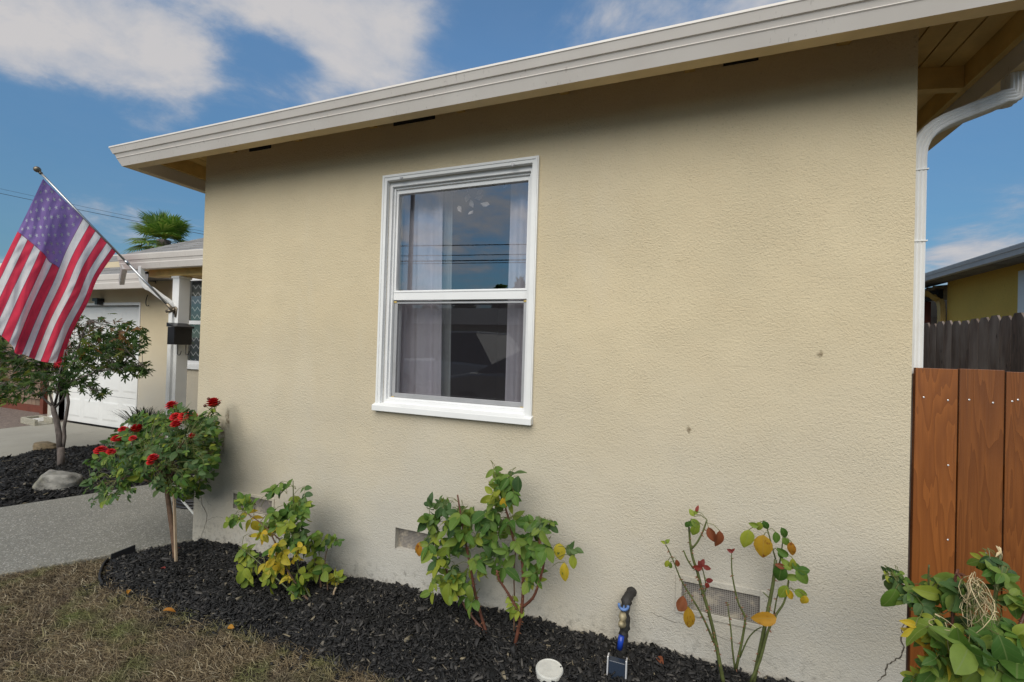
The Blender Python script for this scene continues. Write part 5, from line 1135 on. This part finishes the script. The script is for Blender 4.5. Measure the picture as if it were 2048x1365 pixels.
# plastic edging between bed and lawn
m = MB(); E = [(x, y) for x, y in bed[2:12]]; pts = []
for i in range(len(E)-1):
    for k in range(6): a = cr_(E, (i+k/6)/(len(E)-1)); pts.append(Vector((a[0], a[1], 0)))
top = [(.004 if 4 < i < 20 else -.012) if i < 24 else (-.010 if (i//8) % 3 == 1 else -.05) for i in range(len(pts))]
for i in range(len(pts)-1):
    a, b = pts[i], pts[i+1]; m.box_ = None
    d = (b-a).normalized(); n = Vector((-d.y, d.x, 0))*.003; za, zb = Vector((0, 0, top[i])), Vector((0, 0, top[i+1])); z0 = Vector((0, 0, -.08))
    m.quad(a-n+z0, b-n+z0, b-n+zb, a-n+za); m.quad(b+n+z0, a+n+z0, a+n+za, b+n+zb); m.quad(a-n+za, b-n+zb, b+n+zb, a+n+za)
m.tube([p_+Vector((0, 0, t_)) for p_, t_ in zip(pts, top)][5:21], .006, 6)
tag(m.build('garden_edging', M_['blackplastic']), 'black plastic edging strip curving between mulch bed and dry lawn', 'edging')
# black strip end lying at the walk
a, b = onZ(270, 1096, .012), onZ(222, 1112, .012); m = MB(); d = (b-a).normalized(); n = Vector((-d.y, d.x, 0))*.004
m.prism([a-n+Vector((0, 0, -.05)), b-n+Vector((0, 0, -.05)), b-n+Vector((0, 0, .01)), a-n+Vector((0, 0, .02))], n*2); tag(m.build('garden_edging', M_['blackplastic']), 'short straight end of black edging at the concrete walk', 'edging')
m = MB(); hc = onZ(368, 996, .03)
for k in range(5):
    R_ = .24-.012*k+rnd.uniform(-.006, .006); m.tube([Vector((hc.x+.13+R_*math.cos(a), hc.y+.12+R_*math.sin(a), .012+.022*k)) for a in [6.283*j/36 for j in range(37)]], .011, 6)
tag(m.build('hose', M_['blackplastic'], None, True), 'black garden hose coiled on the walk behind the wall corner', 'hose')
# fallen leaves
def fallen(u, v, z, s_, mt, label):
    p = onZ(u, v, z); me = rnd.choice(DEAD); o = bpy.data.objects.new('fallen_leaf', me); B = basis((rnd.uniform(-1, 1), rnd.uniform(-1, 1), .1), (rnd.uniform(-.3, .3), -.3, 1)); o.matrix_world = Matrix.Translation(p) @ (B*s_).to_4x4(); put(o)
    o.material_slots[0].link = 'OBJECT'; o.material_slots[0].material = LM[mt]; tag(o, label, 'fallen leaf', 'fallen leaves and petals')
fallen(326, 1222, .01, .06, 'orange', 'bright orange fallen leaf at the edge of the mulch left')
fallen(455, 1256, .0, .035, 'orange', 'small orange leaf on the dry lawn edge below the yellowing rose')
fallen(260, 1180, .01, .035, 'orange', 'tiny orange leaf on mulch inside the black edging curve')
fallen(1313, 1316, .08, .045, 'straw' if 'straw' in LM else 'brown', 'pale brown leaf on mulch right of the water pipe')
fallen(331, 1138, .03, .035, 'redtip', 'dark red petal on mulch below the rose tree')
fallen(358, 1097, .03, .03, 'redtip', 'red petal on the mulch beside the rose tree trunk')

# rocks
def rock(c, rx, ry, rz, mat, label, seed):
    bm = bmesh.new(); bmesh.ops.create_icosphere(bm, subdivisions=4, radius=1); r_ = random.Random(seed)
    ph = [r_.uniform(0, 6.28) for _ in range(9)]; cuts = [(Vector((r_.gauss(0, 1), r_.gauss(0, 1), r_.gauss(.3, 1))).normalized(), r_.uniform(.62, .88)) for _ in range(9)]
    for v in bm.verts:
        p = v.co.copy()
        for n, d in cuts:
            e = p.dot(n)-d
            if e > 0: p -= n*e*.85
        k = 1+.05*math.sin(p.x*7+ph[0]+2*p.z)*math.sin(p.y*6+ph[1])+.035*math.sin(p.z*13+ph[2]+p.x*8)+.02*math.sin(p.x*23+ph[3])*math.sin(p.z*21+ph[4])
        v.co = Vector((p.x*rx*k, p.y*ry*k, p.z*rz*k))
    me = bpy.data.meshes.new('boulder'); bm.to_mesh(me); bm.free(); me.polygons.foreach_set('use_smooth', [True]*len(me.polygons)); me.materials.append(mat); o = bpy.data.objects.new('boulder', me); o.location = c; put(o); tag(o, label, 'boulder', 'boulders on the mulch island')
p = onZ(100, 985, -.02); rock((p.x-.03, p.y+.06, .05), .21, .17, .14, M_['rock'], 'grey boulder with lichen on black mulch near the walk', 5)
p = onZ(73, 904, -.05); rock((p.x, p.y+.08, .0), .16, .12, .085, M_['rock2'], 'brown mossy boulder at the edge of the driveway', 8)

# ------------------------------------------------------------------ maple
mp = onZ(122, 937, -.02)
maple = thing('maple_tree', 'small Japanese maple with forked grey trunk before the white garage door', 'tree', mp)
MY = mp.y
def mt(u, v, dy=0.): return onY(u, v, MY+dy)
tr_ = MB()
tr_.tube([mt(122, 940), mt(122, 915), mt(121, 895)], .034, 10, .029); tr_.tube([mt(120, 900), mt(118, 870), mt(114, 845), mt(108, 825), mt(106, 812)], .028, 9, .021); tr_.tube([mt(125, 900, .02), mt(129, 875, .03), mt(128, 855, .03), mt(133, 830, .03), mt(137, 805, .03), mt(133, 775, .03)], .017, 8, .012)
m = tr_; m.build('trunk', M_['bark'], maple, True)
br = MB(); limbs = [((107, 815), (85, 795), (50, 780), (15, 765)), ((107, 815), (100, 790), (95, 760), (80, 725)), ((109, 812), (116, 785), (118, 755), (130, 700)), ((110, 815), (125, 800), (133, 780), (140, 770)), ((133, 778), (160, 740), (200, 700), (240, 680)), ((133, 778), (150, 720), (165, 670), (178, 640)), ((140, 765), (190, 745), (240, 735), (285, 730)), ((140, 770), (165, 765), (185, 778), (205, 790)), ((80, 730), (40, 715), (5, 700), (-40, 690))]
tips = []
for k, lb in enumerate(limbs):
    dy = [-.15, .2, -.25, .05, .15, -.2, -.1, -.05, .2][k]; P = [mt(u, v, dy*i/3) for i, (u, v) in enumerate(lb)]; br.tube(P, .013 if k < 7 else .009, 7, .0035)
    tips += P[1:]
br.build('limbs', M_['bark'], maple, True)
mf = Foliage(maple, 300); tw = MB()
DK = [('maple', 9), ('maple_rust', .15), ('maple_lime', .3)]; RU = [('maple', 5), ('maple_rust', 3.2), ('maple_lime', .8)]
for (u, v, ru, rvv, dy, n, ws) in ((30, 715, 90, 36, .30, 260, DK), (60, 750, 95, 34, .35, 300, DK), (140, 730, 60, 40, .35, 230, DK), (110, 690, 60, 30, .3, 120, DK), (190, 690, 50, 30, .3, 150, DK), (165, 655, 26, 24, .2, 60, RU), (225, 680, 44, 22, .25, 110, RU), (245, 655, 26, 14, .15, 45, [('maple', 4), ('maple_rust', 3), ('maple_lime', 1)]), (262, 690, 30, 26, .2, 80, DK), (215, 720, 55, 26, .25, 130, DK), (255, 735, 40, 14, .2, 55, DK), (285, 737, 14, 10, .1, 14, DK), (280, 665, 14, 8, .1, 12, DK), (195, 785, 22, 10, .12, 26, DK), (170, 768, 22, 12, .15, 30, DK), (30, 780, 60, 22, .25, 110, [('maple', 6), ('maple_lime', 1.4)]), (8, 800, 26, 10, .15, 22, [('maple_lime', 4), ('maple', 2)]), (-60, 730, 50, 50, .4, 130, DK), (90, 775, 50, 14, .2, 50, DK), (205, 650, 18, 26, .1, 18, RU), (-20, 690, 50, 20, .3, 60, DK)):
    for _ in range(int(n*.86)):
        a = rnd.uniform(0, 6.283); q = rnd.random()**.6; p = mt(u+ru*q*math.cos(a), v+rvv*q*math.sin(a), rnd.uniform(-dy, dy)); out = (p-mt(110, 760)); out.z *= .3
        dd_ = p-CAM; dep = dd_.dot(_fw); uu = 1024+FPX*dd_.dot(_r)/dep; vv = 682.5-FPX*dd_.dot(_u)/dep
        if uu < 250 and vv < 740-max(0, uu-120)*1.6 and dep < 5.0: p = CAM+dd_*((5.0+rnd.uniform(0, .35))/dep)
        mf.add(p, out.normalized()*.6+rv(.5)+Vector((0, -.1, -.25)), Vector((0, -.35, .8))+rv(.45), rnd.uniform(.065, .110), pick(ws), MAPLE[0])
        if rnd.random() < .22: c = min(tips, key=lambda x: (x-p).length); tw.tube([c, (c+p)/2+rv(.03), p], .0035, 4, .001, False)
mf.flush(); tw.build('twigs', M_['bark'], maple)['kind'] = 'stuff'

# dark strap-leaved clump beside the garage
p = onZ(285, 872, -.05); cl_ = thing('strap_leaf_plant', 'dark clump of stiff strap leaves in front of the garage door corner', 'plant', (p.x, p.y, -.05))
for k in range(150):
    a = rnd.uniform(0, 6.283); l = rnd.uniform(.30, .50); sp_ = rnd.uniform(.05, .30); b = Vector((p.x+rnd.uniform(-.06, .06), p.y+rnd.uniform(-.06, .06), -.06)); o_ = Vector((math.cos(a), math.sin(a), 0)); tn = Vector((-o_.y, o_.x, 0)); m = MB()
    for sg in (0,):
        pts = [b, b+o_*sp_*.35+Vector((0, 0, l*.5)), b+o_*sp_+Vector((0, 0, l*.85)), b+o_*sp_*1.3+Vector((0, 0, l*.9))]; ws = [.006, .007, .005, .0005]
        for i in range(3): m.quad(pts[i]-tn*ws[i], pts[i]+tn*ws[i], pts[i+1]+tn*ws[i+1], pts[i+1]-tn*ws[i+1])
    m.build('blade', LM['flax'], cl_)
# ------------------------------------------------------------------ palm behind the roof
pc = at(328, 468, 17.); palm = thing('palm_tree', 'fan palm with round green crown rising behind the porch roof', 'palm tree', (pc.x, pc.y, GZ))
m = MB(); m.tube([(pc.x, pc.y, GZ), (pc.x+.1, pc.y, pc.z*.5), (pc.x, pc.y, pc.z-.25)], [.24, .2, .22], 12); m.build('trunk', M_['bark'], palm, True)
for k in range(34):
    el = math.radians(rnd.choice((85, 60, 45, 30, 15, 0, -15, -28))+rnd.uniform(-8, 8)); az = k*2.4+rnd.uniform(-.3, .3); d = Vector((math.cos(az)*math.cos(el), math.sin(az)*math.cos(el), math.sin(el))); pl_ = rnd.uniform(.45, .7); fl_ = rnd.uniform(.62, .85)
    m = MB(); base = pc+d*.05-Vector((0, 0, .25)); hub = base+d*pl_+Vector((0, 0, -.05)); m.tube([base, hub], .018, 4, .012, False)
    side = d.cross(Vector((0, 0, 1)));  side = side.normalized() if side.length > .1 else Vector((1, 0, 0)); nn = side.cross(d)
    ns = 26
    for j in range(ns):
        th = math.radians(-125+250*j/(ns-1)); dd = d*math.cos(th)+side*math.sin(th); tn = (side*math.cos(th)-d*math.sin(th))*.030; l = fl_*(1-.25*abs(j/(ns-1)-.5)*2)*rnd.uniform(.9, 1.05); mid = hub+dd*l*.6+nn*.03; tip = hub+dd*l+Vector((0, 0, -.12*rnd.uniform(.4, 1.6)*l))
        m._add([hub, mid-tn, mid+tn, tip], [(0, 1, 3, 2)])
    m.build('frond', LM['frond'], palm)

# ------------------------------------------------------------------ pink house and left fence
nb = thing('pink_house', 'pink stucco house with orange tile roof beyond the garage roof', 'house', (0, 0, 0))
pA = at(225, 520, 15.); pB = at(-60, 560, 13.5)
m = MB(); hx = pA.x+.9; hy = pA.y; m.box((hx-9.5, hy, GZ), (hx, hy+6, onY(250, 512, hy).z-.12)); m.build('wall', M_['stucco_pink'], nb)
zt = onY(250, 510, hy-.4).z; m = MB(); A = [(hx-9.9, hy-.4, zt), (hx+.4, hy-.4, zt), (hx+.4, hy+6.4, zt), (hx-9.9, hy+6.4, zt)]; R0, R1 = (hx-8., hy+3, zt+1.0), (hx-1.6, hy+3, zt+1.0)
m.quad(A[0], A[1], R1, R0); m.poly([A[1], A[2], R1]); m.quad(A[2], A[3], R0, R1); m.poly([A[3], A[0], R0]); m.build('roof', M_['tile'], nb)
m = MB(); m.box((hx-9.9, hy-.45, zt-.16), (hx+.45, hy-.4005, zt+.01)); m.build('fascia', M_['gutter'], nb)
fy = 2.55
fn = thing('wooden_fence', 'tan board fence with red brown posts left of the garage', 'fence', (-9, fy, GZ))
fx1 = gx0-.03; k = 0; x = fx1-.14
while x > -11.5:
    m = MB(); m.box((x, fy, GZ+.12), (x+.135, fy+.02, 1.35)); m.build('board', M_['tanwood'], fn, False, 0, (x, fy, .5)); x -= .142
for x in (fx1-.75, fx1-2.4, fx1-4.2):
    m = MB(); m.box((x, fy-.10, GZ), (x+.11, fy-.003, 1.45)); m.build('post', M_['redwood'], fn)
m = MB(); m.box((-11.5, fy-.045, GZ), (fx1, fy-.003, GZ+.16)); m.build('kick_board', M_['redwood'], fn); m = MB(); m.box((-11.5, fy-.045, .17), (fx1, fy-.003, .25)); m.build('rail', M_['tanwood'], fn)
p = onZ(70, 842, -.02); o = MB(); o.prism([(p.x-.34, p.y-.02, -.085), (p.x+.16, p.y-.05, -.085), (p.x+.16, p.y+.16, -.085), (p.x-.34, p.y+.2, -.085)], (0, 0, .02))
for a, b in (((p.x-.34, p.y-.02), (p.x+.16, p.y-.05)), ((p.x-.34, p.y+.2), (p.x+.16, p.y+.16)), ((p.x-.34, p.y-.02), (p.x-.34, p.y+.2))):
    a = Vector((*a, -.085)); b = Vector((*b, -.085)); d = (b-a).normalized(); n = Vector((-d.y, d.x, 0))*.02; o.prism([a-n, b-n, b+n, a+n], (0, 0, .10))
tag(o.build('splash_block', concrete('splash_concrete', (.36, .33, .25), (.44, .41, .32)), None, False, .006), 'grey concrete splash block under the garage downspout', 'splash block')

# ------------------------------------------------------------------ gate, side fence, neighbour on the right
gate = thing('wooden_gate', 'brown stained board gate at the right corner of the house', 'gate', (4.6, .055, 0))
gy = .055; xe = onY(1830, 736, gy).x; zt = 1.410
xs = [xe+.137*k for k in range(0, 9)]
gb = []
for k in range(8):
    m = MB(); m.box((xs[k]+.0025, gy, .035), (xs[k+1]-.0025, gy+.019, zt+.003*math.sin(k*2.1))); o = m.build('board', M_['gatewood'], gate, False, .0015, (xs[k]+.068, gy, .7)); gb.append(o)
m = MB(); m.box((xe+.11, gy+.020, .95), (xs[8], gy+.058, 1.04)); m.box((xe+.11, gy+.020, .15), (xs[8], gy+.058, .24)); m.build('rail', M_['gatewood'], gate)
m = MB(); m.box((W+.003, gy+.022, .0), (xe+.018, gy+.052, 1.385)); m.build('gate_post', M_['oldwood'], gate, False, .002)
for (u, v) in ((1847.5, 795), (1896, 801), (1938.5, 800), (1986, 806), (2024.5, 803), (1896.5, 931), (1895.5, 1080), (1972, 1107), (2036, 800)):
    p = onY(u, v, gy-.001); m = MB(); m.lathe([(.0032, 0), (.0032, .0010), (.0015, .0016)], (p.x, gy-.0004, p.z), (0, -1, 0), 8)
    k = min(7, max(0, int((p.x-xe)/.137))); m.build('screw', M_['chrome'], gb[k], False, 0, (p.x, gy, p.z))
# the checked knots/sap crescent of the boards come from the wood material
sf = thing('side_fence', 'weathered grey dog-eared picket fence behind the brown gate', 'fence', (5.8, 3, GZ)); FX = 5.8
y = 1.0; k = 0
while y < 7.2:
    h = 1.835+rnd.uniform(-.012, .012); w_ = .137; c = .032
    m = MB(); m.prism([(FX, y, GZ), (FX, y+w_, GZ), (FX, y+w_, h-c*1.3), (FX, y+w_-c, h), (FX, y+c, h), (FX, y, h-c*1.3)], (.017, 0, 0)); m.build('picket', M_['oldwood'], sf, False, 0, (FX, y, .9)); y += .1445
m = MB()
for z in (.4, 1.45): m.box((FX+.019, 1., z), (FX+.06, 7.2, z+.09))
m.build('rail', M_['oldwood'], sf)
yh = thing('yellow_house', 'yellow stucco neighbour house with pale gutter beyond the picket fence', 'house', (7.2, 5, 0))
NX = 7.15; ny1 = onX(1894, 620, NX).y; ez = onX(1950, 532, NX-.45).z; gz_ = onX(1950, 515, NX-.45).z
m = MB(); m.box((NX, -1., GZ), (NX+7, ny1, ez+.05)); m.build('wall', M_['stucco_yellow'], yh)
m = MB(); h_ = gz_-ez; ex = NX-.45; yb = ny1+3.2
m.prism([(ex, -1.5, gz_), (ex, -1.5, gz_-.01), (ex+.012, -1.5, ez+h_*.55), (ex+.02, -1.5, ez+h_*.5), (ex+.035, -1.5, ez), (ex+.10, -1.5, ez), (ex+.10, -1.5, gz_)], (0, yb+1.5, 0)); m.build('gutter', simple('pale_grey_gutter', (.50, .51, .53), .5, .06, 6), yh)
m = MB(); m.quad((ex+.03, -1.5, gz_+.004), (ex+.03, yb, gz_+.004), (ex+5, yb, gz_+1.5), (ex+5, -1.5, gz_+1.5)); m.prism([(ex+.105, -1.5, ez+.02), (NX+.02, -1.5, ez+.02), (NX+.02, -1.5, ez+.06), (ex+.105, -1.5, ez+.06)], (0, yb+1.5, 0)); m.build('roof', M_['shingle'], yh)
p = onX(2040, 560, NX-.01); m = MB(); m.box((NX-.03, p.y-.95, onX(2040, 640, NX).z-.2), (NX-.001, p.y, onX(2041, 543, NX).z)); m.build('window_trim', M_['white'], yh, False, .004)
a = onX(1850, 588, NX-.28); b = onX(1880, 600, NX-.05); m = MB(); ribbed([a+Vector((-.02, .5, .10)), a, a.lerp(b, .6)]+bez(a.lerp(b, .8), b, b+Vector((0, -.05, -.05)), b+Vector((0, -.05, -.25)), 6)+[b+Vector((0, -.05, -2.))], .045, .035, m, (1, 0, 0)); m.build('downspout', simple('yellow_downspout', (.52, .36, .12), .5, .1), yh)
# patio cover: corrugated sheet, dark back, red post
pt = thing('patio_cover', 'corrugated patio cover on a dark red post beside the yellow house', 'patio cover', (NX, ny1+1.5, 0))
m = MB(); n_ = 60; y0p, y1p = ny1+.02, ny1+3.0; zA = onX(1880, 566, NX).z
for i in range(n_):
    ya, yb_ = y0p+(y1p-y0p)*i/n_, y0p+(y1p-y0p)*(i+1)/n_; za, zb_ = zA+.03*math.sin(i*1.57), zA+.03*math.sin((i+1)*1.57); m.quad((NX-.15, ya, za-.10), (NX-.15, yb_, zb_-.10), (NX+3.5, yb_, zb_+.25), (NX+3.5, ya, za+.25))
m.build('corrugated_sheet', simple('corrugated_fibre', (.45, .40, .30), .8, .2), pt)
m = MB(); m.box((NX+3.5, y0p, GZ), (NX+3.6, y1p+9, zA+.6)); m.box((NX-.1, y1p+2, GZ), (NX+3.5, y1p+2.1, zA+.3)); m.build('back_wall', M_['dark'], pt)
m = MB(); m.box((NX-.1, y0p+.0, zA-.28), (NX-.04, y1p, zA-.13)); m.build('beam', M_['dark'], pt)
p = onX(1853, 620, NX-.07); m = MB(); m.box((NX-.12, p.y-.02, GZ), (NX-.02, p.y+.14, zA-.285)); m.build('post', M_['redwood'], pt)
m = MB(); m.box((NX+1., y0p+.1, .4), (NX+1.05, y1p, onX(1870, 634, NX+1).z)); m.build('screen_panel', M_['tanwood'], pt)

# ------------------------------------------------------------------ overhead cables
def cable(pts, r, label):
    m = MB(); m.tube(pts, r, 5); tag(m.build('overhead_cable', M_['black']), label, 'cable', 'overhead cables')
def sag(a, b, s, n=16): return [a.lerp(b, k/n)-Vector((0, 0, s*4*(k/n)*(1-k/n))) for k in range(n+1)]
cable(sag(at(-120, 361, 24), at(470, 481, 21), .06), .012, 'thicker of two overhead cables behind the flag')
cable(sag(at(-120, 351, 24), at(470, 476, 21), .05), .007, 'thin upper overhead cable behind the flag')
cable(sag(at(1800, 562, 26), at(2120, 462, 20), .05), .007, 'thin overhead cable above the yellow house roof')
# ------------------------------------------------------------------ across the street (what the window mirrors)
def mir(u, v, depth):
    p = at(u, v, depth); return Vector((p.x, -p.y+.12, p.z))
def conifer(x, y, h, r, label):
    t_ = thing('conifer_tree', label, 'tree', (x, y, GZ), 'trees across the street'); m = MB(); m.tube([(x, y, GZ), (x, y, h)], .2, 8, .03); m.build('trunk', M_['bark'], t_)
    V = []; F = []; 
    for k in range(1500):
        q = rnd.random()**.7; z = GZ+.8+(h-.8)*q; R_ = r*(1-q)*rnd.uniform(.3, 1.)+.05; a = rnd.uniform(0, 6.283); c = Vector((x+R_*math.cos(a), y+R_*math.sin(a), z)); d = rv(.22); e = rv(.22); b = len(V); V += [tuple(c-d), tuple(c+e), tuple(c+d), tuple(c-e)]; F.append((b, b+1, b+2, b+3))
    fast_mesh('crown', np.array(V), np.array(F), LM['maple'], t_)
for i, (u, v, dp, r) in enumerate(((1000, 575, 34, 1.6), (930, 590, 36, 3.4), (1040, 560, 40, 1.8), (860, 610, 33, 3.6), (800, 585, 38, 3.0))):
    p = mir(u, v, dp); conifer(p.x, p.y, p.z, r, ['tall narrow conifer across the street', 'broad dark tree across the street', 'slim pointed tree far across the street', 'wide tree by the far pavement', 'bushy tree at the far left across the street'][i])
pp = mir(826, 360, 24); pole = thing('utility_pole', 'wooden utility pole across the street', 'utility pole', (pp.x, pp.y, GZ))
m = MB(); m.tube([(pp.x, pp.y, GZ), (pp.x, pp.y, pp.z+1.5)], .15, 10, .11); m.build('pole', M_['bark'], pole, True); m = MB(); m.box((pp.x-.9, pp.y-.06, pp.z+.6), (pp.x+.9, pp.y+.06, pp.z+.72)); m.build('crossarm', M_['bark'], pole)
for i, (v, r) in enumerate(((472, .025), (492, .02), (503, .03), (508, .018))):
    a = mir(700, v+4, 24); b = mir(1150, v-3, 22); m = MB(); m.tube(sag(a+(a-b)*1.5, b+(b-a)*1.5, .5), r, 5); tag(m.build('overhead_cable', M_['black']), ['street cable highest on the pole across the street', 'street cable second on the pole across the street', 'thick street cable third on the pole across the street', 'street cable lowest on the pole across the street'][i], 'cable', 'overhead cables')
def car(x, y, rz, col, pickup, label):
    t_ = thing('parked_car', label, 'car', (x, y, -.105), 'cars parked in the street'); t_.rotation_euler.z = rz
    L_, Wd = (5.4, 1.95) if pickup else (4.6, 1.8); prof = [(-L_/2, .35), (-L_/2, .95), (-L_/2+.1, 1.05), (.35 if pickup else -L_/2+.9, 1.08), (L_/2-.9, 1.02), (L_/2-.1, .85), (L_/2, .55), (L_/2, .35)]
    def add(m, name, mat, bev=0):
        o = m.build(name, mat, t_, False, bev); o.location = (0, 0, 0); return o
    m = MB(); m.prism([(px_, -Wd/2, z) for px_, z in prof], (0, Wd, 0)); body = add(m, 'body', col, .06)
    c0, c1, c2, c3 = ((-.55, -.4, .75, 1.45) if pickup else (-1.7, -1.1, .5, 1.3)); H_ = 1.85 if pickup else 1.45
    lo_ = [(c0, -Wd/2+.06, 1.06), (c3, -Wd/2+.06, 1.03), (c3, Wd/2-.06, 1.03), (c0, Wd/2-.06, 1.06)]; hi = [(c1, -Wd/2+.22, H_), (c2, -Wd/2+.22, H_), (c2, Wd/2-.22, H_), (c1, Wd/2-.22, H_)]
    m = MB(); m._add(lo_+hi, [(0, 1, 5, 4), (1, 2, 6, 5), (2, 3, 7, 6), (3, 0, 4, 7)]); add(m, 'windows', M_['navy']); m = MB(); m.prism(hi, (0, 0, .05)); add(m, 'roof', col, .02)
    for sx in (-L_*.31, L_*.31):
        for sy in (-Wd/2+.1, Wd/2-.1):
            m = MB(); m.lathe([(.2, -.11), (.34, -.1), (.34, .1), (.2, .11)], (sx, sy, .34), (0, 1, 0), 20); wh = add(m, 'wheel', M_['blackplastic']); m = MB(); m.lathe([(.19, 0), (.19, .02)], (sx, sy+.105*(1 if sy > 0 else -1), .34), (0, 1 if sy > 0 else -1, 0), 14); rim = m.build('rim', M_['chrome'], wh); rim.location = (0, 0, 0)
    for sy in (-Wd/2+.25, Wd/2-.25):
        m = MB(); m.box((L_/2-.02, sy-.16, .66), (L_/2+.03, sy+.16, .80)); add(m, 'headlight', M_['pvc'])
p = mir(940, 740, 12.5); car(p.x, min(p.y, -9.), .25, simple('white_car_paint', (.62, .62, .62), .3, .02), True, 'pale pickup truck parked across the street')
p = mir(1050, 760, 8.6); car(p.x+.4, min(p.y, -6.2), math.pi-.1, simple('silver_car_paint', (.35, .36, .37), .3, .02, 6, 0, .6), False, 'silver saloon car parked at the near kerb')
oh = thing('far_house', 'low house on the far side of the street', 'house', (3, -22, 0))
m = MB(); m.box((-16, -28, GZ), (6, -21, 2.6)); m.build('wall', M_['stucco'], oh); m = MB(); m.prism([(-16.5, -20.5, 2.6), (-16.5, -28.5, 2.6), (-16.5, -24.5, 3.9)], (23, 0, 0)); m.build('roof', M_['shingle'], oh)
